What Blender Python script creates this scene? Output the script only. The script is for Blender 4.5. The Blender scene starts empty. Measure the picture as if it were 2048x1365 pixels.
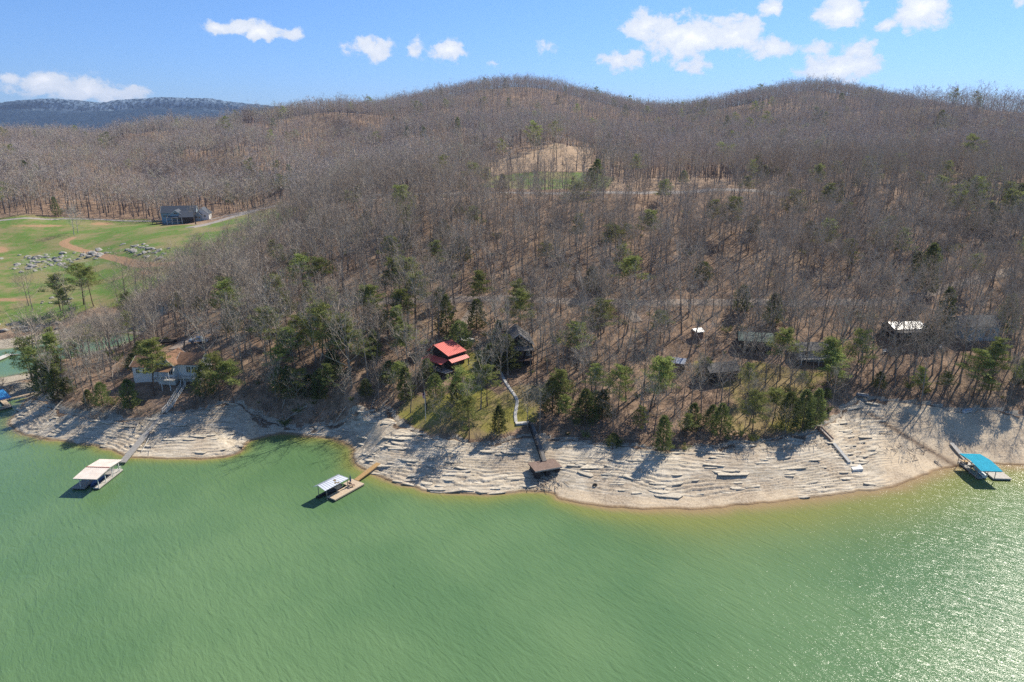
import bpy, math, random
import numpy as np
from mathutils import Vector, Matrix

R = math.radians
rng = np.random.RandomState(7)
random.seed(7)
sc = bpy.context.scene
col = sc.collection

# ------------------------------------------------------------------ camera
CAMZ = 70.0
PITCH = R(17.2)
F = 1365.0 / 2048.0            # focal length in image widths (24 mm on 36 mm)
cam_d = bpy.data.cameras.new('camera')
cam_d.sensor_width = 36.0
cam_d.lens = 36.0 * F
cam_d.clip_start = 0.5
cam_d.clip_end = 60000
cam = bpy.data.objects.new('camera', cam_d)
cam.location = (0, 0, CAMZ)
cam.rotation_euler = (R(90) - PITCH, 0, 0)
col.objects.link(cam)
sc.camera = cam

# ------------------------------------------------------------------ light
SUN_AZ, SUN_EL = 44.0, 45.0
SKY_STRENGTH = 0.076
w = bpy.data.worlds.new('World')
sc.world = w
w.use_nodes = True
sun_d = bpy.data.lights.new('sun', 'SUN')
sun_d.energy = 5.0
sun_d.angle = R(0.5)
sun_d.color = (1.0, 0.925, 0.80)
sun = bpy.data.objects.new('sun', sun_d)
_sd = Vector((math.sin(R(SUN_AZ)) * math.cos(R(SUN_EL)), math.cos(R(SUN_AZ)) * math.cos(R(SUN_EL)), math.sin(R(SUN_EL))))
sun.rotation_euler = _sd.to_track_quat('Z', 'Y').to_euler()
sun.location = (0, 0, 500)
col.objects.link(sun)
sc.view_settings.view_transform = 'Standard'
sc.view_settings.look = 'None'
sc.view_settings.gamma = 1.0
sc.view_settings.use_curve_mapping = False
sc.view_settings.exposure = 0.42
sc.cycles.max_bounces = 5
sc.cycles.diffuse_bounces = 2
sc.cycles.glossy_bounces = 2
sc.cycles.transmission_bounces = 2
sc.cycles.volume_bounces = 0
sc.cycles.sample_clamp_direct = 4.0
sc.cycles.use_adaptive_sampling = True
sc.cycles.adaptive_threshold = 0.01
sc.cycles.use_denoising = False


def pix_dir(u, v):
    a = (u - 1024.0) / 1365.0
    b = (682.5 - v) / 1365.0
    return np.array([a, math.cos(PITCH) + b * math.sin(PITCH), -math.sin(PITCH) + b * math.cos(PITCH)])


def P(u, v, z=0.0):
    d = pix_dir(u, v)
    t = (z - CAMZ) / d[2]
    return np.array([d[0] * t, d[1] * t, z])


def PD(u, v, dist):
    d = pix_dir(u, v)
    t = dist / d[1]
    return np.array([d[0] * t, dist, CAMZ + d[2] * t])


def project(x, y, z):
    zz = z - CAMZ
    f = y * math.cos(PITCH) - zz * math.sin(PITCH)
    up = y * math.sin(PITCH) + zz * math.cos(PITCH)
    f = np.maximum(f, 1e-3)
    return 1024 + 1365 * x / f, 682.5 - 1365 * up / f


# ------------------------------------------------------------------ node helpers
class NT:
    def __init__(s, tree):
        s.t = tree
        s.t.nodes.clear()

    def n(s, typ, **kw):
        nd = s.t.nodes.new(typ)
        for k, v in kw.items():
            if k == 'inp':
                for kk, vv in v.items():
                    if hasattr(vv, 'is_output'):
                        s.t.links.new(vv, nd.inputs[kk])
                    else:
                        nd.inputs[kk].default_value = vv
            else:
                setattr(nd, k, v)
        return nd

    def math(s, op, a, b=0.0, c=None, clamp=False):
        inp = {0: a, 1: b}
        if c is not None:
            inp[2] = c
        return s.n('ShaderNodeMath', operation=op, use_clamp=clamp, inp=inp).outputs[0]

    def mix(s, fac, a, b, blend='MIX'):
        nd = s.n('ShaderNodeMix', data_type='RGBA', blend_type=blend)
        for k, v in ((0, fac), (6, a), (7, b)):
            if hasattr(v, 'is_output'):
                s.t.links.new(v, nd.inputs[k])
            else:
                if k != 0 and len(v) == 3:
                    v = (*v, 1)
                nd.inputs[k].default_value = v
        return nd.outputs[2]

    def noise(s, vec, scale, detail=3.0, rough=0.55, dist=0.0):
        nd = s.n('ShaderNodeTexNoise', inp={'Scale': scale, 'Detail': detail, 'Roughness': rough, 'Distortion': dist})
        if vec is not None:
            s.t.links.new(vec, nd.inputs['Vector'])
        return nd.outputs['Fac']

    def ramp(s, fac, lo, hi, a=0.0, b=1.0, smooth=True):
        nd = s.n('ShaderNodeMapRange', interpolation_type='SMOOTHSTEP' if smooth else 'LINEAR',
                 inp={'Value': fac, 'From Min': lo, 'From Max': hi, 'To Min': a, 'To Max': b})
        return nd.outputs[0]

    def attr(s, name):
        return s.n('ShaderNodeAttribute', attribute_name=name)

    def scalev(s, vec, xyz):
        return s.n('ShaderNodeVectorMath', operation='MULTIPLY', inp={0: vec, 1: xyz}).outputs[0]


def new_mat(name):
    m = bpy.data.materials.new(name)
    m.use_nodes = True
    return m, NT(m.node_tree)


def finish(nt, color, rough=0.8, bump=None, bstr=0.3, bdist=0.1, metal=0.0, spec=0.3, extra=None):
    inp = {'Base Color': color, 'Roughness': rough, 'Metallic': metal, 'Specular IOR Level': spec}
    if not hasattr(color, 'is_output') and len(color) == 3:
        inp['Base Color'] = (*color, 1)
    b = nt.n('ShaderNodeBsdfPrincipled', inp=inp)
    if extra:
        for k, v in extra.items():
            b.inputs[k].default_value = v
    if bump is not None:
        bn = nt.n('ShaderNodeBump', inp={'Height': bump, 'Strength': bstr, 'Distance': bdist})
        nt.t.links.new(bn.outputs[0], b.inputs['Normal'])
    o = nt.n('ShaderNodeOutputMaterial')
    nt.t.links.new(b.outputs[0], o.inputs[0])
    return b


MATS = {}


def simple(name, c1, c2=None, scale=3.0, rough=0.75, metal=0.0, spec=0.3, bstr=0.2, stretch=(1, 1, 1), obj=True, var=0.0):
    """paint, wood, bark and so on: two tones broken up by noise, and a little relief"""
    if name in MATS:
        return MATS[name]
    m, nt = new_mat(name)
    c2 = c2 or tuple(x * 0.72 for x in c1)
    tc = nt.n('ShaderNodeTexCoord').outputs['Object' if obj else 'Generated']
    v = nt.scalev(tc, stretch)
    n1 = nt.noise(v, scale, 4, 0.6)
    n2 = nt.noise(v, scale * 7, 2, 0.5)
    f = nt.ramp(nt.math('ADD', nt.math('MULTIPLY', n1, 0.65), nt.math('MULTIPLY', n2, 0.35)), 0.35, 0.65)
    c = nt.mix(f, c2, c1)
    if var:
        oi = nt.n('ShaderNodeObjectInfo').outputs['Random']
        hs = nt.n('ShaderNodeHueSaturation', inp={'Color': c, 'Value': nt.ramp(oi, 0, 1, 1 - var, 1 + var, False)})
        c = hs.outputs[0]
    finish(nt, c, rough, n2, bstr, 0.03, metal, spec)
    MATS[name] = m
    return m


# ------------------------------------------------------------------ world: sky with clouds
def build_world():
    nt = NT(w.node_tree)
    sky = nt.n('ShaderNodeTexSky', sky_type='NISHITA', sun_disc=False, sun_elevation=R(SUN_EL), sun_rotation=R(SUN_AZ),
               altitude=400.0, air_density=1.0, dust_density=0.1, ozone_density=2.2)
    d = nt.n('ShaderNodeTexCoord').outputs['Generated']
    sep = nt.n('ShaderNodeSeparateXYZ', inp={0: d})
    # clear spring sky: a richer blue than the bare model gives near the horizon, all the way round
    hsv = nt.n('ShaderNodeHueSaturation', inp={'Saturation': SKY_SAT, 'Value': SKY_VAL, 'Color': sky.outputs[0]})
    el = nt.ramp(sep.outputs[2], -0.02, 0.30)
    tint = nt.mix(el, SKY_TINT_LOW, SKY_TINT_HIGH)
    tint = nt.mix(nt.ramp(sep.outputs[2], 0.3, 0.8), tint, (0.9, 0.98, 1.05))
    skyc = nt.mix(1.0, hsv.outputs[0], tint, 'MULTIPLY')
    # clouds
    wn = nt.n('ShaderNodeTexNoise', inp={'Scale': 22.0, 'Detail': 5.0, 'Roughness': 0.6})
    nt.t.links.new(d, wn.inputs['Vector'])
    off = nt.n('ShaderNodeVectorMath', operation='SUBTRACT', inp={0: wn.outputs['Color'], 1: (0.5, 0.5, 0.5)}).outputs[0]
    off = nt.scalev(off, (0.035, 0.035, 0.03))
    dw = nt.n('ShaderNodeVectorMath', operation='ADD', inp={0: d, 1: off}).outputs[0]
    blobs = [(95, 168, 75, 24, 1), (165, 178, 65, 28, 1), (235, 192, 55, 20, 1), (25, 158, 40, 12, .8),
             (428, 50, 30, 12, .75), (480, 56, 42, 15, .9), (525, 68, 42, 15, .95), (582, 68, 24, 15, .9),
             (745, 100, 44, 22, 1), (898, 106, 38, 22, 1), (828, 106, 18, 18, .45), (990, 126, 14, 10, .4), (690, 105, 16, 9, .4),
             (1295, 52, 55, 24, .9), (1375, 78, 85, 40, 1.1), (1465, 72, 60, 36, 1.05), (1540, 100, 48, 22, .95), (1398, 132, 40, 18, .75),
             (1245, 123, 44, 22, 1), (1538, 16, 26, 18, .95), (1682, 22, 44, 32, 1.1), (1842, 16, 50, 38, 1.1), (1770, 54, 18, 11, .85),
             (1685, 135, 88, 30, 1.1), (1712, 100, 44, 26, .9), (1628, 98, 25, 10, .6), (1090, 97, 18, 8, .3), (2040, 8, 10, 8, .5)]
    lst = []
    for (u, v, rx, ry, s) in blobs:
        c = pix_dir(u, v)
        L = np.linalg.norm(c)
        lst.append((c / L, rx / 1365 / L * 1.15, ry / 1365 / L * 1.25, s))
    r2 = np.random.RandomState(5)
    for k in range(22):                      # the same kind of fair-weather cloud all round the rest of the sky
        az = r2.uniform(60, 310)
        el = r2.uniform(6, 38)
        c = np.array([math.sin(R(az)) * math.cos(R(el)), math.cos(R(az)) * math.cos(R(el)), math.sin(R(el))])
        sz = r2.uniform(0.04, 0.09)
        lst.append((c, sz, sz * 0.45, 1.0))
    M = None
    for (c, rx, rz, s) in lst:
        df = nt.n('ShaderNodeVectorMath', operation='SUBTRACT', inp={0: dw, 1: tuple(c)}).outputs[0]
        df = nt.scalev(df, (1 / rx, 1 / rx, 1 / rz))
        ln = nt.n('ShaderNodeVectorMath', operation='LENGTH', inp={0: df}).outputs['Value']
        k = nt.math('MULTIPLY', nt.math('SUBTRACT', 1.0, ln), s)
        M = k if M is None else nt.n('ShaderNodeMath', operation='SMOOTH_MAX', inp={0: M, 1: k, 2: 0.25}).outputs[0]
    st = nt.scalev(dw, (1, 1, 1.6))
    fb = nt.noise(st, 38.0, 8, 0.62)
    fb2 = nt.noise(st, 12.0, 3, 0.5)
    dens = nt.math('ADD', M, nt.math('MULTIPLY', nt.math('SUBTRACT', fb, 0.5), 2.1))
    dens = nt.math('ADD', dens, nt.math('MULTIPLY', nt.math('SUBTRACT', fb2, 0.5), 0.5))
    guard = nt.ramp(M, -0.55, -0.1)
    a = nt.math('MULTIPLY', nt.ramp(dens, 0.02, 0.5), guard)
    core = nt.ramp(dens, 0.3, 1.5)
    cc = nt.mix(core, CLOUD_EDGE, CLOUD_CORE)
    c = nt.mix(nt.math('MULTIPLY', a, 0.97), skyc, cc)
    bg = nt.n('ShaderNodeBackground', inp={'Color': c, 'Strength': SKY_STRENGTH})
    o = nt.n('ShaderNodeOutputWorld')
    nt.t.links.new(bg.outputs[0], o.inputs[0])


SKY_SAT, SKY_VAL = 1.0, 1.0
SKY_TINT_LOW = (0.58, 0.86, 1.50)
SKY_TINT_HIGH = (0.74, 1.06, 1.45)
CLOUD_EDGE = (8.0, 8.6, 9.6)
CLOUD_CORE = (12.0, 11.8, 11.8)
build_world()


# ------------------------------------------------------------------ noise in numpy
def vnoise(x, y, seed=0):
    xi = np.floor(x).astype(np.int64)
    yi = np.floor(y).astype(np.int64)
    xf = x - xi
    yf = y - yi
    xf = xf * xf * (3 - 2 * xf)
    yf = yf * yf * (3 - 2 * yf)

    def h(a, b):
        n = (a * 374761393 + b * 668265263 + seed * 1442695041) & 0x7fffffff
        n = ((n ^ (n >> 13)) * 1274126177) & 0x7fffffff
        return ((n ^ (n >> 16)) & 0xffff) / 65535.0
    a = h(xi, yi)
    b = h(xi + 1, yi)
    c = h(xi, yi + 1)
    d = h(xi + 1, yi + 1)
    return (a * (1 - xf) + b * xf) * (1 - yf) + (c * (1 - xf) + d * xf) * yf


def fbm(x, y, oct=4, seed=0):
    s = 0
    amp = 0.5
    for i in range(oct):
        s = s + amp * vnoise(x, y, seed + i)
        x = x * 2.03 + 11.3
        y = y * 2.03 + 5.7
        amp *= 0.5
    return s / (1 - 0.5 ** oct)


def sstep(a, b, x):
    t = np.clip((x - a) / (b - a), 0, 1)
    return t * t * (3 - 2 * t)


def inside(poly, x, y):
    x = np.asarray(x, float)
    y = np.asarray(y, float)
    r = np.zeros(x.shape, bool)
    n = len(poly)
    for i in range(n):
        x1, y1 = poly[i]
        x2, y2 = poly[(i + 1) % n]
        if y1 == y2:
            continue
        c = ((y1 > y) != (y2 > y)) & (x < (x2 - x1) * (y - y1) / (y2 - y1) + x1)
        r ^= c
    return r


def dist_poly(poly, x, y, closed=True):
    d = np.full(np.shape(x), 1e9)
    n = len(poly)
    for i in range(n if closed else n - 1):
        x1, y1 = poly[i]
        x2, y2 = poly[(i + 1) % n]
        dx, dy = x2 - x1, y2 - y1
        L2 = dx * dx + dy * dy + 1e-9
        t = np.clip(((x - x1) * dx + (y - y1) * dy) / L2, 0, 1)
        d = np.minimum(d, np.hypot(x - (x1 + t * dx), y - (y1 + t * dy)))
    return d


# ------------------------------------------------------------------ the lie of the land
SHORE_PX = [(-80, 772), (-85, 790), (-40, 795), (30, 795), (62, 790), (45, 812), (12, 848), (38, 868), (90, 881), (180, 889), (215, 902),
            (270, 916), (350, 920), (440, 917), (478, 906), (497, 884), (530, 873), (571, 867), (623, 873), (672, 879), (708, 894),
            (712, 926), (728, 940), (777, 963), (838, 981), (885, 988), (946, 991), (996, 988), (1056, 983), (1105, 986),
            (1123, 1001), (1179, 1011), (1239, 1015), (1327, 1018), (1398, 1018), (1450, 1013), (1520, 1009), (1600, 1000),
            (1660, 992), (1740, 984), (1785, 974), (1830, 960), (1862, 946), (1895, 935), (1950, 928), (2048, 932), (2200, 940), (2700, 960)]
COVE_PX = [(-60, 757), (0, 757), (38, 750), (62, 744), (120, 722), (200, 702), (250, 690), (290, 672), (250, 664), (200, 671), (120, 681),
           (60, 690), (0, 699), (-120, 706), (-500, 700), (-900, 690)]
shore_w = [tuple(P(u, v)[:2]) for u, v in SHORE_PX]
cove_w = [tuple(P(u, v)[:2]) for u, v in COVE_PX]
# land polygon: along the front shore left to right, far round the back, then back in along the cove
LAND = shore_w + [(9000, 110), (9000, 9000), (-9000, 9000), (-9000, 260)] + cove_w[::-1]
_sh_line = cove_w[::-1] + shore_w            # the whole waterline as one open line


def smooth_line(pts, it=2):
    for _ in range(it):
        q = [pts[0]]
        for i in range(len(pts) - 1):
            a, b = np.array(pts[i]), np.array(pts[i + 1])
            q.append(tuple(a * .75 + b * .25))
            q.append(tuple(a * .25 + b * .75))
        q.append(pts[-1])
        pts = q
    return pts


_sh_line = smooth_line(_sh_line, 1)
LAND = _sh_line + [(9000, 110), (9000, 9000), (-9000, 9000), (-9000, 260)]


def sd_shore(x, y):
    wx = x + 0.9 * (fbm(x / 5, y / 5, 3, 3) - .5) * 2
    wy = y + 0.9 * (fbm(x / 5, y / 5, 3, 9) - .5) * 2
    d = dist_poly(_sh_line, wx, wy, False)
    return np.where(inside(LAND, wx, wy), d, -d)


FOREST_PX = [(-80, 775, 2.5), (60, 775, 3), (90, 795, 3.5), (130, 818, 4), (200, 832, 4), (300, 832, 4.2), (400, 815, 5), (470, 795, 6.5), (530, 812, 5.5), (600, 822, 5),
             (680, 828, 4.6), (740, 820, 5), (775, 806, 6), (790, 835, 5), (850, 868, 4.5), (950, 886, 4.3), (1000, 876, 5), (1060, 862, 5.5), (1120, 880, 5),
             (1250, 884, 5), (1330, 900, 4.8), (1420, 890, 5.2), (1500, 880, 5.6), (1590, 868, 6), (1650, 845, 6.5), (1690, 808, 7), (1730, 790, 7.8),
             (1800, 800, 7.2), (1900, 815, 6.5), (2048, 822, 6), (2300, 835, 5.5)]
_fo_line = smooth_line([tuple(P(u, v, z)[:2]) for u, v, z in FOREST_PX], 1)
FOREST = _fo_line + [(9000, 150), (9000, 9000), (-9000, 9000), (-9000, 200)]


def sd_forest(x, y):
    wx = x + 1.5 * (fbm(x / 4, y / 4, 3, 13) - .5) * 2
    wy = y + 1.5 * (fbm(x / 4, y / 4, 3, 19) - .5) * 2
    d = dist_poly(_fo_line, wx, wy, False)
    return np.where(inside(FOREST, wx, wy), d, -d)


HILL = {860: 5.6, 830: 7.0, 800: 8.5, 750: 11, 700: 14, 650: 17.5, 602: 21.5, 550: 26, 500: 31, 450: 37, 415: 41.5}
CTRL_Z = [(150, 760, 6.5), (100, 725, 5), (250, 722, 9), (350, 722, 10.8), (330, 690, 11.5), (450, 652, 15), (480, 720, 12), (560, 700, 13.5), (560, 620, 18.5), (560, 760, 9.2),
          (300, 780, 7.2), (420, 770, 8), (650, 770, 8.6), (230, 760, 7.2), (640, 530, 26), (480, 560, 20), (340, 570, 13), (280, 612, 8), (200, 645, 3.5), (300, 645, 7),
          (390, 620, 12), (1000, 385, 45), (1500, 385, 46), (1200, 385, 45.5), (1700, 400, 45), (2048, 400, 45),
          (600, 402, 31), (700, 395, 37), (800, 390, 42), (600, 432, 31), (700, 422, 37), (450, 430, 21), (520, 418, 24.5), (580, 408, 28), (400, 446, 18.5), (345, 452, 17), (480, 462, 20),
          (0, 440, 12), (150, 440, 12), (290, 440, 14), (100, 470, 9), (250, 470, 13), (200, 500, 10), (50, 500, 7), (0, 490, 7), (100, 522, 7),
          (300, 500, 15), (250, 540, 9.5), (100, 560, 5.5), (0, 560, 5), (200, 580, 6.5), (50, 620, 3.5), (0, 655, 2), (380, 490, 17), (120, 640, 3),
          (-300, 440, 14), (-300, 520, 8), (-300, 620, 4),
          (1050, 370, 44), (1050, 348, 48), (900, 345, 47)]
for _u in (720, 880, 1040, 1200, 1360, 1520, 1680, 1860, 2048, 2400):
    for _v, _z in HILL.items():
        if (_u < 900 and (_v < 500 or _v > 840)) or (_u > 1600 and _v > 790):
            continue
        CTRL_Z.append((_u, _v, _z))
CTRL_D = [(1150, 295, 500), (1100, 320, 420), (300, 330, 636), (300, 283, 900), (100, 283, 900), (0, 350, 640), (0, 284, 1000), (400, 276, 900), (500, 262, 900), (500, 320, 640),
          (700, 300, 700), (1000, 256, 850), (1050, 172, 1200), (700, 236, 1000), (850, 208, 1100), (1200, 206, 1250), (1300, 236, 1300), (1620, 184, 1100), (1480, 216, 1180),
          (1380, 238, 1250), (1800, 216, 1050), (2048, 264, 950), (1300, 340, 450), (1500, 330, 480), (1500, 270, 650), (1700, 280, 550), (1900, 330, 380), (2048, 300, 420),
          (1300, 270, 750), (1200, 230, 1000), (1620, 230, 850), (900, 270, 750), (1850, 254, 750), (600, 240, 950), (-300, 284, 1000), (-300, 350, 640), (2400, 300, 420),
          (2400, 300, 900)]
CTRL_W = []
for u, d0, z in ((0, 1600, 20), (300, 1500, 20), (500, 1500, 40), (700, 1700, 70), (1050, 1900, 90), (1300, 2000, 80), (1620, 1800, 80), (2048, 1700, 60), (-300, 1600, 20), (2400, 1700, 60),
                 (0, 3000, 10), (500, 3000, 10), (1050, 3200, 10), (1620, 3200, 10), (2400, 3200, 10), (-600, 3000, 10)):
    a = pix_dir(u, 300)
    CTRL_W.append((a[0] / a[1] * d0, d0, z))
ctrl = [P(u, v, z) for u, v, z in CTRL_Z] + [PD(u, v, d) for u, v, d in CTRL_D] + [np.array(c) for c in CTRL_W]
ctrl += [np.array([p[0], p[1], 0.0]) for p in (shore_w[::2] + cove_w)]
ctrl += [P(u, v, z) for u, v, z in FOREST_PX]
ctrl = np.array(ctrl)


def feat(x, y):
    y = np.maximum(y, 40.0)
    return np.stack([x / y * 1.6, np.log(y)], -1)


_cf = feat(ctrl[:, 0], ctrl[:, 1])


def _kern(r2):
    return np.where(r2 > 1e-12, 0.5 * r2 * np.log(np.maximum(r2, 1e-12)), 0.0)


def fit_tps(cf, z, lam):
    n = len(cf)
    D2 = ((cf[:, None] - cf[None]) ** 2).sum(-1)
    A = np.zeros((n + 3, n + 3))
    A[:n, :n] = _kern(D2) + lam * np.eye(n)
    A[:n, n] = 1
    A[:n, n + 1:] = cf
    A[n, :n] = 1
    A[n + 1:, :n] = cf.T
    return np.linalg.solve(A, np.concatenate([z, np.zeros(3)]))


_tw = fit_tps(_cf, ctrl[:, 2], 2e-4)


def base_h(x, y):
    x = np.asarray(x, float)
    y = np.asarray(y, float)
    sh = x.shape
    q = feat(x.ravel(), y.ravel())
    out = np.empty(len(q))
    for i in range(0, len(q), 20000):
        c = q[i:i + 20000]
        D2 = ((c[:, None] - _cf[None]) ** 2).sum(-1)
        out[i:i + 20000] = _kern(D2) @ _tw[:-3] + _tw[-3] + c @ _tw[-2:]
    return out.reshape(sh)


def height(x, y):
    """ground level anywhere"""
    x = np.asarray(x, float)
    y = np.asarray(y, float)
    b = base_h(x, y)
    sd = sd_shore(x, y)
    far = sstep(200, 700, y)
    b = b + (fbm(x / 14, y / 14, 3, 21) - .5) * 1.2 * (1 - far) * sstep(15, 45, sd) + (np.abs(fbm(x / 170 + .4 * y / 170, y / 230, 4, 22) - .5) - .12) * 95 * far * sstep(260, 520, y) * (1 - sstep(820, 1050, y)) + (fbm(x / 90, y / 90, 4, 22) - .5) * 10 * far * sstep(250, 900, y)
    b = np.maximum(b, 0.35 + np.clip(sd, 0, 60) * 0.03)
    k = sstep(0, 11, sd)
    land = (np.clip(sd, 0, 20) * 0.26) * (1 - k) + b * k
    return np.where(sd > 0, land, np.maximum(sd * 0.28, -3.5))


def H1(x, y):
    return float(height(np.array([x]), np.array([y]))[0])


def G(u, v):
    """where the line of sight through a point of the picture meets the ground"""
    d = pix_dir(u, v)
    ys = np.exp(np.linspace(math.log(85), math.log(2500), 700))
    t = ys / d[1]
    X = d[0] * t
    Z = CAMZ + d[2] * t
    h = np.maximum(height(X, ys), 0)
    k = np.where(Z < h)[0]
    i = k[0] if len(k) else len(ys) - 1
    a = max(i - 1, 0)
    f0, f1 = Z[a] - h[a], Z[i] - h[i]
    s = f0 / (f0 - f1) if i != a and f0 != f1 else 0
    y = ys[a] + (ys[i] - ys[a]) * s
    x = d[0] / d[1] * y
    return np.array([x, y, max(H1(x, y), 0.0)])


# ------------------------------------------------------------------ object helpers
def tag(o, label=None, cat=None, group=None, kind=None):
    if label:
        o['label'] = label
    if cat:
        o['category'] = cat
    if group:
        o['group'] = group
    if kind:
        o['kind'] = kind
    return o


def empty(name, loc, rz=0.0, label=None, cat=None, group=None):
    o = bpy.data.objects.new(name, None)
    o.empty_display_size = 0.3
    o.location = loc
    o.rotation_euler = (0, 0, rz)
    col.objects.link(o)
    return tag(o, label, cat, group)


class MB:
    def __init__(s):
        s.v = []
        s.f = []
        s.mi = []
        s.m = 0

    def add(s, vs, fs):
        b = len(s.v)
        s.v.extend([tuple(p) for p in vs])
        s.f.extend([tuple(i + b for i in f) for f in fs])
        s.mi.extend([s.m] * len(fs))
        return s

    def box(s, x0, x1, y0, y1, z0, z1):
        return s.add([(x0, y0, z0), (x1, y0, z0), (x1, y1, z0), (x0, y1, z0), (x0, y0, z1), (x1, y0, z1), (x1, y1, z1), (x0, y1, z1)],
                     [(0, 3, 2, 1), (4, 5, 6, 7), (0, 1, 5, 4), (1, 2, 6, 5), (2, 3, 7, 6), (3, 0, 4, 7)])

    def bar(s, a, b, wd, ht=None, up=(0, 0, 1)):
        a = Vector(a)
        b = Vector(b)
        ht = ht or wd
        d = (b - a).normalized()
        u = Vector(up)
        if abs(d.dot(u)) > 0.98:
            u = Vector((0, 1, 0))
        r = d.cross(u).normalized() * wd / 2
        u2 = r.cross(d).normalized() * ht / 2
        vs = [a - r - u2, a + r - u2, a + r + u2, a - r + u2, b - r - u2, b + r - u2, b + r + u2, b - r + u2]
        return s.add(vs, [(0, 1, 2, 3), (7, 6, 5, 4), (0, 4, 5, 1), (1, 5, 6, 2), (2, 6, 7, 3), (3, 7, 4, 0)])

    def quad(s, a, b, c, d, th=0.1):
        """a slab from four corners, thickened downwards"""
        vs = [a, b, c, d] + [(p[0], p[1], p[2] - th) for p in (a, b, c, d)]
        return s.add(vs, [(0, 1, 2, 3), (7, 6, 5, 4), (0, 4, 5, 1), (1, 5, 6, 2), (2, 6, 7, 3), (3, 7, 4, 0)])

    def tube(s, pts, rad, n=6, cap=True):
        pts = [Vector(p) for p in pts]
        rings = []
        b = len(s.v)
        for i, p in enumerate(pts):
            d = (pts[min(i + 1, len(pts) - 1)] - pts[max(i - 1, 0)]).normalized()
            a = Vector((0, 0, 1)) if abs(d.z) < 0.9 else Vector((1, 0, 0))
            r = d.cross(a).normalized()
            u = r.cross(d)
            q = rad[i] if hasattr(rad, '__len__') else rad
            for k in range(n):
                t = 2 * math.pi * k / n
                s.v.append(tuple(p + (r * math.cos(t) + u * math.sin(t)) * q))
        for i in range(len(pts) - 1):
            for k in range(n):
                k2 = (k + 1) % n
                s.f.append((b + i * n + k, b + (i + 1) * n + k, b + (i + 1) * n + k2, b + i * n + k2))
                s.mi.append(s.m)
        if cap:
            s.f.append(tuple(b + k for k in range(n)))
            s.f.append(tuple(b + (len(pts) - 1) * n + k for k in reversed(range(n))))
            s.mi.extend([s.m, s.m])
        return s

    def mesh(s, name, mats):
        me = bpy.data.meshes.new(name)
        me.from_pydata(s.v, [], s.f)
        for m in (mats if isinstance(mats, (list, tuple)) else [mats]):
            me.materials.append(m)
        if any(s.mi):
            me.polygons.foreach_set('material_index', s.mi)
        me.validate()
        return me

    def build(s, name, mats, parent=None, smooth=False):
        me = s.mesh(name, mats)
        if smooth:
            me.polygons.foreach_set('use_smooth', [True] * len(me.polygons))
        return link(name, me, parent)


def link(name, me, parent=None, loc=None, rot=None, scale=None):
    o = bpy.data.objects.new(name, me)
    if loc is not None:
        o.location = loc
    if rot is not None:
        o.rotation_euler = rot
    if scale is not None:
        o.scale = scale
    col.objects.link(o)
    if parent is not None:
        o.parent = parent
    return o


def grid_mesh(name, X, Y, Z, mats, keep=None, smooth=True, attrs=None):
    ny, nx = X.shape
    vid = np.arange(nx * ny).reshape(ny, nx)
    q = np.stack([vid[:-1, :-1], vid[:-1, 1:], vid[1:, 1:], vid[1:, :-1]], -1).reshape(-1, 4)
    if keep is not None:
        kf = (keep[:-1, :-1] | keep[:-1, 1:] | keep[1:, 1:] | keep[1:, :-1]).ravel()
        q = q[kf]
    used = np.unique(q)
    remap = np.full(nx * ny, -1)
    remap[used] = np.arange(len(used))
    q = remap[q]
    co = np.stack([X, Y, Z], -1).reshape(-1, 3)[used]
    me = bpy.data.meshes.new(name)
    me.vertices.add(len(co))
    me.vertices.foreach_set('co', co.ravel())
    me.loops.add(len(q) * 4)
    me.loops.foreach_set('vertex_index', q.ravel().astype(np.int32))
    me.polygons.add(len(q))
    me.polygons.foreach_set('loop_start', np.arange(0, len(q) * 4, 4, dtype=np.int32))
    me.polygons.foreach_set('loop_total', np.full(len(q), 4, dtype=np.int32))
    me.update(calc_edges=True)
    if smooth:
        me.polygons.foreach_set('use_smooth', np.ones(len(q), bool))
    me.materials.append(mats)
    for k, a in (attrs or {}).items():
        at = me.attributes.new(k, 'FLOAT', 'POINT')
        at.data.foreach_set('value', a.ravel()[used].astype(np.float32))
    return me


# ------------------------------------------------------------------ zones (drawn on the picture, kept on the ground)
def gp(px):
    return [tuple(G(u, v)[:2]) for u, v in px]


MEADOW = gp([(-250, 437), (0, 437), (150, 436), (290, 438), (330, 452), (400, 450), (470, 432), (585, 407), (600, 414), (590, 428), (560, 455), (510, 490), (440, 520), (370, 548), (310, 575), (262, 605),
             (190, 615), (120, 640), (60, 650), (0, 655), (-250, 660)])
FIELD = gp([(945, 374), (990, 352), (1060, 345), (1190, 346), (1230, 356), (1215, 379), (1080, 380)])
SLOPE = gp([(880, 350), (980, 322), (1090, 300), (1160, 291), (1185, 300), (1180, 344), (1060, 343), (985, 350)])
VERGE = gp([(1200, 384), (1230, 360), (1400, 352), (1500, 362), (1560, 378), (1540, 384), (1350, 384)])
LAWN1 = gp([(793, 830), (800, 812), (835, 790), (880, 795), (960, 770), (1000, 790), (1035, 770), (1090, 770), (1075, 840), (1000, 872), (950, 882), (860, 866), (815, 848)])
LAWN2 = gp([(915, 735), (935, 705), (965, 700), (985, 730), (950, 765), (925, 755)])
LAWN3 = gp([(1400, 700), (1450, 740), (1500, 720), (1640, 740), (1655, 690), (1670, 665), (1700, 690), (1680, 730), (1620, 800), (1660, 850), (1600, 868), (1500, 876), (1440, 850), (1450, 790), (1380, 740)])
OUTCROP = gp([(0, 540), (20, 520), (90, 503), (180, 497), (260, 525), (245, 535), (130, 536), (30, 552)])
OUTCROP2 = gp([(205, 497), (260, 490), (320, 500), (350, 520), (300, 522), (255, 515)])

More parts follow.
